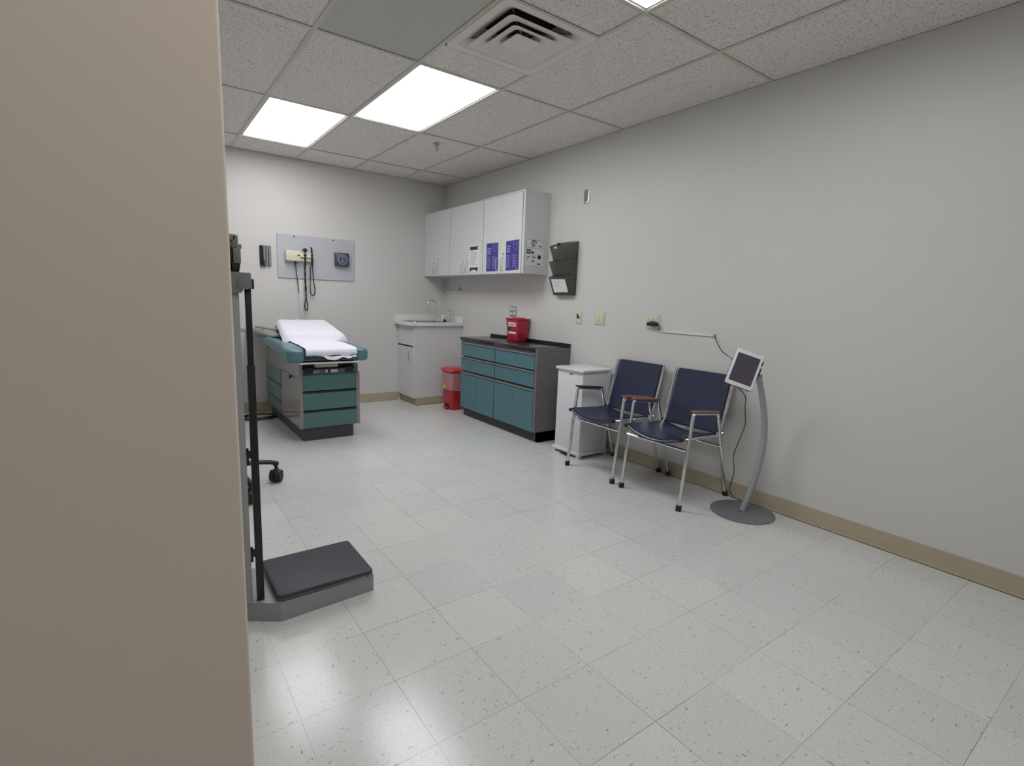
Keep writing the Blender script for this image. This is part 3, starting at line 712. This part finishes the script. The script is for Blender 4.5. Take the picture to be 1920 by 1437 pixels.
# ---------------------------------------------------------------- things on the right wall
def plate(w_, h_, m_, parent): return MB().prism(rrect(-w_/2, w_/2, -h_/2, h_/2, .005), 0, .007, bev=.0025, seg=2, top_only=True).build('cover_plate', m_, parent)
t = thing('wall_outlet', 'double grey steel outlet plate with four sockets above the red sharps container', 'outlet', (XW, 4.528, 1.180), FACE_X)
plate(.117, .115, STEEL, t)
for sx in (-.026, .026):
    for sy in (-.026, .026): MB().prism(rrect(-.016+sx, .016+sx, -.014+sy, .014+sy, .008), .006, .010, bev=.001, seg=1).build('socket', EDGEW, t)
t = thing('phone_jack', 'narrow ivory wall plate with dark jack, right of the file holder', 'wall plate', (XW, 3.501, 1.166), FACE_X)
plate(.074, .116, IVORY, t)
MB().box(-.016, .012, -.012, .008, .006, .012, bev=.002).box(-.024, -.006, .004, .030, .006, .012, bev=.003).build('jack', BLACKP, t)
MB().box(-.016, .016, -.040, -.014, .006, .008).build('yellow_insert', CREAM, t)
t = thing('light_switch', 'ivory double rocker switch plate, middle of the ivory wall plates', 'light switch', (XW, 3.237, 1.170), FACE_X)
plate(.119, .116, IVORY, t)
for sx in (-.024, .024): MB().box(sx-.0165, sx+.0165, -.033, .033, .006, .0105, bev=.002).build('rocker', CREAM, t)
t = thing('wall_outlet', 'ivory outlet plate with black adapter plugged in, above the left chair', 'outlet', (XW, 2.652, 1.170), FACE_X)
plate(.119, .114, IVORY, t)
for sx in (-.024, .024):
    for sy in (-.020, .026): MB().prism(rrect(-.015+sx, .015+sx, -.013+sy, .013+sy, .008), .006, .010, bev=.001, seg=1).build('socket', CREAM, t)
t = thing('power_adapter', 'black power adapter plugged into the ivory outlet', 'power adapter', (XW-.011, 2.640, 1.152), FACE_X)
MB().box(-.045, .045, -.014, .014, 0, .035, bev=.004).box(-.018, .018, .012, .022, 0, .03, bev=.003).build('adapter_body', BLACKP, t)
MB().tube(smooth_path([(.045, 0, .02), (.062, -.004, .02), (.068, -.022, .014), (.058, -.036, .008), (.050, -.048, .004)]), .0035, n=8).build('cord', BLACKP, t)
t = thing('cable_raceway', 'thin white cable raceway running right from the ivory outlet', 'raceway', (XW, 2.347, 1.100), FACE_X)
MB().box(-.240, .240, -.006, .006, 0, .010, bev=.002).build('channel', EDGEW, t)
MB().box(.228, .246, -.005, .014, 0, .012, bev=.003).build('end_clip', STEEL, t)
t = thing('blank_wall_plate', 'narrow steel wall plate high on the right wall', 'wall plate', (XW, 3.489, 2.224), FACE_X)
plate(.064, .118, STEEL, t)
MB().box(-.020, .020, -.042, .042, .006, .009, bev=.002).build('insert', TRIMG, t)

# wall file: three smoked pockets
t = thing('wall_file_holder', 'smoked plastic wall file holder with three stacked pockets', 'file holder', (XW, 3.70, 1.36), FACE_X)
def pocket(zb, zt, dz0, dz1, wb, wt, last=False):
    b = MB(); q = .003
    A = lambda wd, z, o: (wd, z, o)
    # front sheet (slopes outwards going up)
    b.hexa([(-wb, zb, dz0), (wb, zb, dz0), (wb, zb, dz0+q), (-wb, zb, dz0+q), (-wt, zt-.02, dz1), (wt, zt-.02, dz1), (wt, zt-.02, dz1+q), (-wt, zt-.02, dz1+q)])
    # side walls
    for s in (-1, 1):
        b.hexa([(s*wb, zb, .002), (s*(wb+q), zb, .002), (s*(wb+q), zb, dz0+q), (s*wb, zb, dz0+q), (s*wt, zt+.015, .002), (s*(wt+q), zt+.015, .002), (s*(wt+q), zt-.02, dz1+q), (s*wt, zt-.02, dz1+q)])
    b.box(-wb, wb, zb, zb+.004, .002, dz0+.003)
    return b
for k, (zb, zt) in enumerate(((.0, .185), (.145, .325), (.285, .470))):
    pocket(zb, zt, .044, .104, .124+.004*k, .134+.004*k).build('pocket', SMOKE, t)
MB().box(-.137, .137, 0, .488, 0, .004, bev=.001, seg=1).build('back_panel', SMOKE, t)
b = MB(); b.cyl((-.092, .468, .03), (-.092, .468, .05), .014, n=20); b.build('hook_knob', BLACKP, t)
MB().box(-.088, -.046, .424, .442, .096, .102, bev=.004).build('white_label', PAPERW, t)
Mx = Matrix.Translation((0, .02, .052)) @ Matrix.Rotation(math.radians(13.2), 4, 'X')
tg = thing('paper_note', 'white paper note on the bottom pocket of the smoked file holder', 'paper', (XW-.0600, 3.701, 1.384), (0, 0, 0))
tg.rotation_euler = (Matrix.Rotation(-PI/2, 4, 'Z') @ Matrix.Rotation(PI/2+math.radians(20.2), 4, 'X')).to_euler()
MB().prism([(-.102, .128), (.092, .126), (.100, .004), (-.096, .000)], .0, .0008).build('sheet', PAPERW, tg)
b = MB(); bars(b, [.108-.013*k for k in range(5)], -.08, .05, .0022, 0, .5, z=.0013); b.build('faint_lettering', INKG, tg)

# ---------------------------------------------------------------- things on the back wall
t = thing('wall_board', 'flat grey rectangular board screwed to the back wall', 'board', (1.68, YB, 1.675), FACE_Y)
MB().prism(rrect(-.414, .414, -.230, .230, .006), 0, .014, bev=.002, seg=1).build('panel', BOARDG, t)
for x in (-.24, .18): MB().cyl((x, .212, .013), (x, .212, .018), .007, n=14).build('screw', BLACKP, t)
ZB = YB-.0142
t = thing('otoscope_station', 'cream wall unit with two black handsets and coiled cords on the grey board', 'diagnostic set', (1.50, ZB, 1.675), FACE_Y)
MB().box(-.160, -.012, -.048, .060, 0, .070, bev=.006).box(-.156, -.016, .000, .004, .068, .0712).build('transformer_body', CREAM, t)
MB().box(-.045, -.018, .006, .018, .069, .073, bev=.002).build('switch', BLACKP, t)
b = MB(); b.box(-.012, .125, -.046, .050, 0, .038, bev=.005); b.box(-.012, .135, -.002, .012, .036, .062, bev=.003)
for k in range(7): b.box(.000+.016*k, .007+.016*k, -.042, -.004, .037, .040)
b.build('cradle', CREAM, t)
def handset(x, kind):
    b = MB(); z = .058
    b.cyl((x, -.10, z), (x, .030, z), .010, n=14).cyl((x, .012, z), (x, .050, z), .0125, n=14)
    if kind: b.sph((x, .075, z), .022, (1.1, .95, .7)).cyl((x, .05, z), (x, .075, z), .008)
    else: b.cyl((x, .05, z), (x-.004, .085, z+.006), .010, .008).cyl((x-.004, .085, z+.006), (x-.014, .112, z+.014), .010, .005)
    h = b.build('ophthalmoscope' if kind else 'otoscope', BLACKP, t)
    MB().cyl((x, .034, z), (x, .044, z), .0135, n=14).build('chrome_collar', CHROME, h)
handset(.036, 1); handset(.108, 0)
# coiled cords
def coil(P, R, r, turns_per_m, name):
    P = smooth_path(P, 30); L = 0; out = []; prev = None
    for i in range(len(P)):
        if i: L += (P[i]-P[i-1]).length
        tg_ = (P[min(i+1, len(P)-1)]-P[max(i-1, 0)]).normalized()
        a = Vector((0, 0, 1))-tg_*tg_.z; a.normalize(); b_ = tg_.cross(a); ph = L*turns_per_m*2*PI
        out.append(P[i]+(a*math.cos(ph)+b_*math.sin(ph))*R)
    return MB().tube(out, r, n=6).build(name, BLACKP, t)
coil([(.036, -.10, .056), (.030, -.18, .05), (.040, -.26, .045), (.032, -.34, .04), (.044, -.41, .035), (.030, -.49, .03), (.026, -.545, .03), (.042, -.575, .03), (.058, -.545, .03), (.052, -.48, .03), (.038, -.41, .032), (.046, -.33, .036), (.032, -.26, .04), (.042, -.18, .03), (.034, -.10, .02)], .0028, .0044, 120, 'coiled_cord')
coil([(.108, -.10, .056), (.118, -.18, .05), (.124, -.26, .045), (.136, -.34, .04), (.130, -.395, .035), (.112, -.410, .035), (.092, -.385, .035), (.088, -.30, .035), (.094, -.20, .03), (.096, -.10, .02)], .0028, .0044, 120, 'coiled_cord')
MB().cyl((-.062, -.046, .04), (-.060, -.080, .04), .011, .007).tube(smooth_path([(-.060, -.075, .04), (-.052, -.18, .035), (-.040, -.28, .03), (-.030, -.385, .022)]), .0045, n=8).build('power_cord', BLACKP, t)
t = thing('pressure_dial', 'square dark blue dial gauge with ring of ticks on the grey board', 'gauge', (1.943, ZB, 1.680), FACE_Y)
MB().box(-.078, .078, -.073, .073, .004, .055, bev=.006).build('housing', CLOCKF, t)
b = MB()
for k in range(40):
    a = 2*PI*k/40; ca, sa = math.cos(a), math.sin(a); l_ = .050 if k % 2 else .043
    b.tube([(l_*ca, l_*sa, .0555), (.059*ca, .059*sa, .0555)], .0016, n=5)
for k in range(10):
    a = 2*PI*k/10+.2; b.box(.033*math.cos(a)-.004, .033*math.cos(a)+.004, .033*math.sin(a)-.0025, .033*math.sin(a)+.0025, .055, .0560)
b.build('tick_ring', TICKM, t)
MB().tube([(-.002, -.026, .057), (.003, .030, .057)], .0022, n=6).box(-.012, .012, -.022, -.017, .055, .0565).build('needle', TICKM, t)
MB().cyl((0, -.012, .055), (0, -.012, .058), .005, n=12).build('hub', BLACKP, t)
t = thing('tube_holder', 'small black and silver ridged holder on the back wall, left of the grey board', 'wall holder', (1.152, YB, 1.665), FACE_Y)
MB().box(-.056, .054, -.100, .102, 0, .02, bev=.003).build('back_plate', BLACKP, t)
for k, m_ in enumerate((BLACKP, TUBEM, TUBEM, TUBEM)):
    MB().cyl((-.040+.027*k, -.098, .022), (-.040+.027*k, .100, .022), .0115, n=14).build('tube', m_ if k else BLACKP, t)
MB().box(-.030, -.012, -.100, -.045, .02, .04, bev=.003).cyl((-.042, -.095, .02), (-.044, -.125, .02), .006, .004).cyl((-.014, -.095, .02), (-.016, -.125, .02), .006, .004).build('clip', BLACKR, t)
t = thing('cord_cover', 'white vertical cord cover on the back wall below the grey board', 'cord cover', (1.505, YB, 1.20), FACE_Y)
MB().box(-.030, .030, -.235, .235, 0, .012, bev=.004).build('channel', WALL, t)

# ---------------------------------------------------------------- exam table
t = thing('exam_table', 'grey and teal medical exam table with padded teal top', 'exam table', (1.365, 5.28, 0))
ox, oy = -1.365, -5.28
def EB(b, x0, x1, y0, y1, z0, z1, bev=.0015, **k): return b.box(x0+ox, x1+ox, y0+oy, y1+oy, z0, z1, bev=bev, seg=1, **k)
EB(MB(), 1.135, 1.577, 4.62, 5.92, 0, .116).build('plinth', PLINTH, t)
b = MB()
EB(b, 1.108, 1.125, 4.60, 5.985, .116, .705); EB(b, 1.612, 1.630, 4.60, 5.985, .116, .600); EB(b, 1.590, 1.628, 4.63, 5.985, .59, .705)
EB(b, 1.120, 1.620, 5.965, 5.985, .116, .70); EB(b, 1.125, 1.615, 4.66, 5.97, .116, .125); EB(b, 1.107, 1.133, 4.597, 4.63, .116, .705)
EB(b, 1.11, 1.615, 4.70, 5.98, .695, .712); EB(b, 1.60, 1.632, 4.598, 4.62, .116, .600)
b.build('body', GREYT, t)
EB(MB(), 1.13, 1.612, 4.625, 4.66, .118, .60).build('drawer_backing', DARKGAP, t)
for z0, z1 in ((.449, .588), (.278, .426), (.118, .254)):
    dr = EB(MB(), 1.134, 1.600, 4.602, 4.622, z0, z1, bev=.002).build('front_drawer', TEALD, t)
    EB(MB(), 1.136, 1.598, 4.606, 4.624, z1+.001, z1+.016, bev=.002).build('finger_groove', BLACKP if z1 < .5 else TEALS, dr)
for z0, z1 in ((.405, .556), (.238, .392), (.122, .226)):
    dr = EB(MB(), 1.1025, 1.110, 5.305, 5.965, z0, z1, bev=.0015).build('side_drawer', TEALD, t)
    if z1 < .5: EB(MB(), 1.1005, 1.109, 5.31, 5.90, z1-.003, z1+.016, bev=.001).build('finger_groove', BLACKP, dr)
EB(MB(), 1.1062, 1.110, 4.64, 5.30, .556, .559, bev=0).build('panel_seam', DARKGAP, t)
# recess above the front drawers
EB(MB(), 1.125, 1.612, 4.66, 4.70, .600, .70).build('step_recess', BLACKP, t)
EB(MB(), 1.125, 1.605, 4.606, 4.66, .598, .638, bev=.003).build('control_strip', mat('control_grey', rgb(96, 92, 96), .35), t)
b = MB(); EB(b, 1.330, 1.350, 4.6035, 4.606, .606, .632, bev=0); EB(b, 1.375, 1.435, 4.6035, 4.606, .606, .632, bev=0); EB(b, 1.215, 1.275, 4.6035, 4.606, .612, .618, bev=0)
b.build('strip_labels', mat('strip_label', rgb(200, 196, 196), .5), t)
EB(MB(), 1.353, 1.370, 4.6025, 4.606, .604, .633, bev=0).build('dark_indicator', BLACKP, t)
for x in (1.150, 1.500): EB(MB(), x, x+.075, 4.600, 4.66, .60, .655, bev=.004).build('stirrup_socket', BLACKP, t)
EB(MB(), 1.245, 1.445, 4.615, 4.70, .650, .690, bev=.006).build('beige_step', mat('beige_step', rgb(190, 184, 168), .5), t)
EB(MB(), 1.088, 1.590, 4.500, 4.530, .697, .711, bev=.004).build('white_front_bar', WHITEP, t)
# leg rest slab pulled under the pad
EB(MB(), 1.12, 1.60, 4.53, 5.0, .722, .742, bev=.006).build('leg_rest', mat('leg_rest', rgb(104, 112, 122), .4), t)
MB().box(1.085+ox, 1.108+ox, 4.845+oy, 4.900+oy, .548, .556, bev=.002).cyl((1.10+ox, 4.87+oy, .55), (1.086+ox, 4.87+oy, .53), .008).build('side_latch', BLACKP, t)
MB().tube([(1.108+ox, 5.02+oy, .735), (1.085+ox, 5.05+oy, .705), (1.08+ox, 5.0+oy, .69), (1.10+ox, 4.93+oy, .69)], .006, n=8).build('side_lever', BLACKP, t)
# pad with front lobes: profile outline seen from above, top sloping up towards the head
def ztop(y): return .822+.045*max(0, min(1, (y-4.5)/.9))
out_ = [(1.135, 4.545), (1.125, 4.500), (1.105, 4.487), (1.03, 4.488), (1.004, 4.51), (.996, 4.56), (.998, 4.70), (1.020, 4.83), (1.035, 4.95), (1.020, 5.10), (1.012, 5.35), (1.010, 5.88), (1.04, 5.95),
        (1.64, 5.95), (1.665, 5.88), (1.67, 5.35), (1.66, 5.10), (1.655, 4.90), (1.672, 4.72), (1.685, 4.60), (1.680, 4.52), (1.655, 4.488), (1.600, 4.487), (1.580, 4.50), (1.572, 4.545)]
tt = bmesh.new(); zb_ = [.718, .800]
lo = [tt.verts.new((x+ox, y+oy, (.712 if (x < 1.13 or x > 1.575) and y < 4.98 else .725+.100*max(0, y-5.0)))) for x, y in out_]; hi = [tt.verts.new((x+ox, y+oy, ztop(y))) for x, y in out_]
tt.faces.new(lo[::-1]); tt.faces.new(hi); nn = len(out_)
for i in range(nn): tt.faces.new((lo[i], lo[(i+1) % nn], hi[(i+1) % nn], hi[i]))
bmesh.ops.recalc_face_normals(tt, faces=tt.faces[:])
es = [e for e in tt.edges if (e.verts[0] in hi and e.verts[1] in hi) or (e.verts[0] in lo and e.verts[1] in lo)]
bmesh.ops.bevel(tt, geom=es, offset=.026, segments=5, profile=.5, affect='EDGES')
b = MB(); b._add(tt); pad = b.build('seat_pad', TEALV, t, ang=60)
def seam(P): return MB().tube(smooth_path([(x+ox, y+oy, z) for x, y, z in P]), .004, n=8).build('piping', mat('seam', rgb(104, 158, 168), .35), pad)
seam([(1.13, 4.62, .826), (1.06, 4.615, .828), (1.015, 4.61, .815), (.998, 4.605, .775), (1.01, 4.60, .735)])
seam([(1.13, 4.655, .828), (1.06, 4.65, .830), (1.015, 4.645, .817), (.997, 4.64, .777), (1.01, 4.635, .737)])
seam([(1.13, 5.03, .848), (1.08, 5.03, .848), (1.04, 5.03, .832), (1.030, 5.03, .79), (1.035, 5.03, .745)])
# raised back pad (under the paper)
Mb = Matrix.Translation((1.37+ox, 5.0+oy, .856)) @ Matrix.Rotation(math.radians(8.6), 4, 'X')
MB().prism([(-.275, .02), (.255, .02), (.285, .68), (-.17, .68)], -.018, .036, bev=.014, seg=4, M=Mb).build('back_pad', TEALV, t, ang=60)
MB().hexa([(1.04+ox, 5.34+oy, .862), (1.66+ox, 5.34+oy, .862), (1.68+ox, 6.03+oy, .868), (.935+ox, 6.03+oy, .868), (1.04+ox, 5.34+oy, .882), (1.66+ox, 5.34+oy, .882), (1.68+ox, 6.03+oy, .905), (.935+ox, 6.03+oy, .905)], .005).build('head_frame', mat('head_frame', rgb(150, 149, 148), .4), t)
b = MB(); b.tube([(.965+ox, 5.66+oy, .945), (1.10+ox, 5.40+oy, .930)], .012, n=10); b.box(.80+ox, 1.05+ox, 5.72+oy, 5.78+oy, .885, .925, bev=.006)
b.build('side_arm_rods', mat('arm_rod', rgb(164, 164, 160), .4, .2), t)
MB().cyl((1.085+ox, 5.33+oy, .925), (1.105+ox, 5.33+oy, .925), .018, n=16).build('pivot_knob', BLACKP, t)

# paper sheet over the table
rows = []
prof_ = [(4.475, .770), (4.471, .785), (4.472, .80), (4.478, .816), (4.492, .829), (4.52, .834), (4.60, .838), (4.70, .842), (4.80, .846), (4.90, .850), (4.955, .857), (4.98, .884), (4.990, .908), (5.02, .920), (5.10, .930), (5.25, .951), (5.40, .972), (5.55, .993), (5.66, 1.008), (5.72, 1.013), (5.755, 1.004), (5.765, .98), (5.766, .95)]
for i, (y, z) in enumerate(prof_):
    raised = y >= 4.97
    if not raised:
        xl, xr = 1.135, 1.568
        if y > 4.85: k = (y-4.85)/.12; xl = 1.135-.015*k; xr = 1.568-.055*k*k
    else:
        k = y-5.0; xl, xr = 1.066+.132*k, 1.655+.035*k
    row = []
    for j in range(29):
        v = j/28; x = xl+(xr-xl)*v; zz = z
        if raised:
            e_ = max(0, (abs(v-.5)*2-.86)/.14); zz -= .050*e_**2
            if y < 5.0: zz -= .012*e_
        zz += .0022*math.sin(v*23+y*9)*math.sin(y*17+v*5)+.0018*math.sin(v*51)*(1 if y < 4.6 else .4)
        if i == 0: zz += .006*math.sin(v*14)
        row.append((x, y, zz))
    rows.append(row)
b = MB(); b.grid(rows, .0012)
# torn tail hanging at the front
R2 = []
for i in range(4):
    u = i/3; row = []
    for j in range(17):
        v = j/16; dpt = .014+.024*max(0, 1-abs(v-.27)/.2)+.006*math.sin(v*19)
        row.append((1.285+.275*v, 4.470-.012*u+.008*math.sin(v*9), .764-dpt*u+.004*math.sin(v*12+2)))
    R2.append(row)
b.grid(R2, .001)
tag(b.build('paper_sheet', PAPERM, ang=60), 'white crinkled paper sheet draped over the teal exam table', 'paper sheet')
# power cord loops on the floor
P = []
for k in range(44):
    a = k/43*2*PI*2.6; rr_ = .15+.022*math.sin(k*.7)
    P.append((.985+rr_*math.cos(a)*1.15, 5.74+rr_*.8*math.sin(a), .006+.003*abs(math.sin(a*.5))+.004*k/43))
P = [(.55, 5.80, .006), (.75, 5.66, .006)]+P
MB().tube(smooth_path([(x+ox, y+oy, z) for x, y, z in P], 4), .0055, n=8).build('power_cord', BLACKP, t)

# ---------------------------------------------------------------- rolling stool
t = thing('rolling_stool', 'black rolling stool, only its star base and casters in view behind the scale', 'stool', (.396, 3.674, 0))
b = MB(); b.cyl((0, 0, .115), (0, 0, .18), .035, .028)
b.build('hub', BLACKP, t)
for k in range(5):
    a = math.atan2(.011, .321)+k*2*PI/5; ca, sa = math.cos(a), math.sin(a)
    MB().tube([(.02*ca, .02*sa, .160), (.12*ca, .12*sa, .164), (.22*ca, .22*sa, .158), (.29*ca, .29*sa, .146), (.322*ca, .322*sa, .132)], [.022, .019, .017, .016, .017], n=12, flat=(1, .75)).sph((.322*ca, .322*sa, .130), .020).build('base_arm', BLACKP, t)
    an = a+(-.55 if k == 0 else 1.3*k)
    wx, wy = math.cos(an), math.sin(an); cx_, cy_ = .322*ca, .322*sa
    cs = MB().cyl((cx_, cy_, .08), (cx_, cy_, .130), .010).box(-.008, .008, -.034, .034, .05, .100, bev=.004, M=Matrix.Translation((cx_, cy_, 0)) @ Matrix.Rotation(an, 4, 'Z')).build('caster', BLACKP, t)
    for s in (-1, 1): MB().cyl((cx_+wx*s*.004, cy_+wy*s*.004, .046), (cx_+wx*s*.036, cy_+wy*s*.036, .046), .046, .038, n=32).build('wheel', BLACKR, cs)
MB().cyl((0, 0, .14), (0, 0, .36), .014).cyl((0, 0, .14), (0, 0, .26), .022).build('gas_column', CHROME, t)
MB().lathe([(.11, .38), (.13, .39), (.136, .42), (.134, .45), (.12, .465), (.05, .47)], n=40).build('seat', BLACKR, t, ang=60)

# ---------------------------------------------------------------- floor scale
t = thing('physician_scale', 'grey upright medical scale with black platform mat by the near wall corner', 'scale', (.48, 2.18, 0))
ox, oy = -.48, -2.18
pl = [(.16, 2.105), (.292, 2.103), (.396, 2.030), (.782, 2.052), (.782, 2.375), (.30, 2.375), (.16, 2.30)]
MB().prism([(x+ox, y+oy) for x, y in pl], 0.002, .078, bev=.004, seg=2, top_only=True).build('base_housing', SCALEG, t)
MB().prism([(x+ox, y+oy) for x, y in rrect(.392, .778, 2.040, 2.368, .012)], .082, .090, bev=.002, seg=1).build('platform_plate', SCALEG, t)
MB().prism([(x+ox, y+oy) for x, y in rrect(.386, .776, 2.034, 2.370, .018)], .088, .108, bev=.006, seg=3).build('platform_mat', MATB, t)
MB().prism([(x+ox, y+oy) for x, y in rrect(.40, .77, 2.05, 2.36, .01)], .074, .086).build('load_gap', DARKGAP, t)
MB().box(.215+ox, .307+ox, 2.090+oy, 2.215+oy, .076, 1.30, bev=.008, seg=3).build('column', SCALEG, t)
MB().box(.324+ox, .349+ox, 2.093+oy, 2.118+oy, .079, 1.02, bev=.002).box(.327+ox, .347+ox, 2.096+oy, 2.115+oy, 1.0, 1.30, bev=.002).build('height_rod', BLACKP, t)
for z in (.28, .68):
    b = MB(); b.box(.300+ox, .330+ox, 2.096+oy, 2.112+oy, z-.014, z+.014, bev=.002); b.cyl((.312+ox, 2.106+oy, z-.035), (.312+ox, 2.106+oy, z+.025), .005, n=10); b.cyl((.322+ox, 2.098+oy, z+.012), (.322+ox, 2.090+oy, z+.012), .007, n=10)
    b.build('rod_clip', BLACKP, t)
b = MB(); b.hexa([(.19+ox, 2.08+oy, 1.272), (.315+ox, 2.075+oy, 1.286), (.315+ox, 2.19+oy, 1.286), (.19+ox, 2.19+oy, 1.272), (.18+ox, 2.045+oy, 1.357), (.343+ox, 2.062+oy, 1.357), (.343+ox, 2.20+oy, 1.357), (.18+ox, 2.20+oy, 1.357)], .004)
b.hexa([(.30+ox, 2.07+oy, 1.298), (.346+ox, 2.066+oy, 1.302), (.346+ox, 2.19+oy, 1.302), (.30+ox, 2.19+oy, 1.298), (.30+ox, 2.06+oy, 1.357), (.343+ox, 2.062+oy, 1.357), (.343+ox, 2.20+oy, 1.357), (.30+ox, 2.20+oy, 1.357)], .003)
b.build('head_box', mat('scale_head', rgb(122, 124, 126), .45), t)
MB().box(.340+ox, .356+ox, 2.085+oy, 2.125+oy, 1.300, 1.336, bev=.003).build('side_stop', BLACKP, t)
MB().hexa([(.25+ox, 2.10+oy, 1.355), (.312+ox, 2.10+oy, 1.355), (.312+ox, 2.16+oy, 1.355), (.25+ox, 2.16+oy, 1.355), (.25+ox, 2.10+oy, 1.392), (.318+ox, 2.10+oy, 1.392), (.318+ox, 2.16+oy, 1.392), (.25+ox, 2.16+oy, 1.392)], .004).build('swivel_neck', BLACKP, t)
b = MB(); b.box(.294+ox, .319+ox, 2.095+oy, 2.165+oy, 1.388, 1.448, bev=.004); b.box(.291+ox, .312+ox, 2.095+oy, 2.165+oy, 1.436, 1.488, bev=.006); b.box(.20+ox, .305+ox, 2.095+oy, 2.165+oy, 1.466, 1.488, bev=.004); b.cyl((.318+ox, 2.13+oy, 1.45), (.326+ox, 2.13+oy, 1.45), .008)
b.build('display_housing', SCALED, t)
MB().box(.19+ox, .293+ox, 2.10+oy, 2.16+oy, 1.36, 1.446, bev=.003).build('display_back', BLACKP, t)
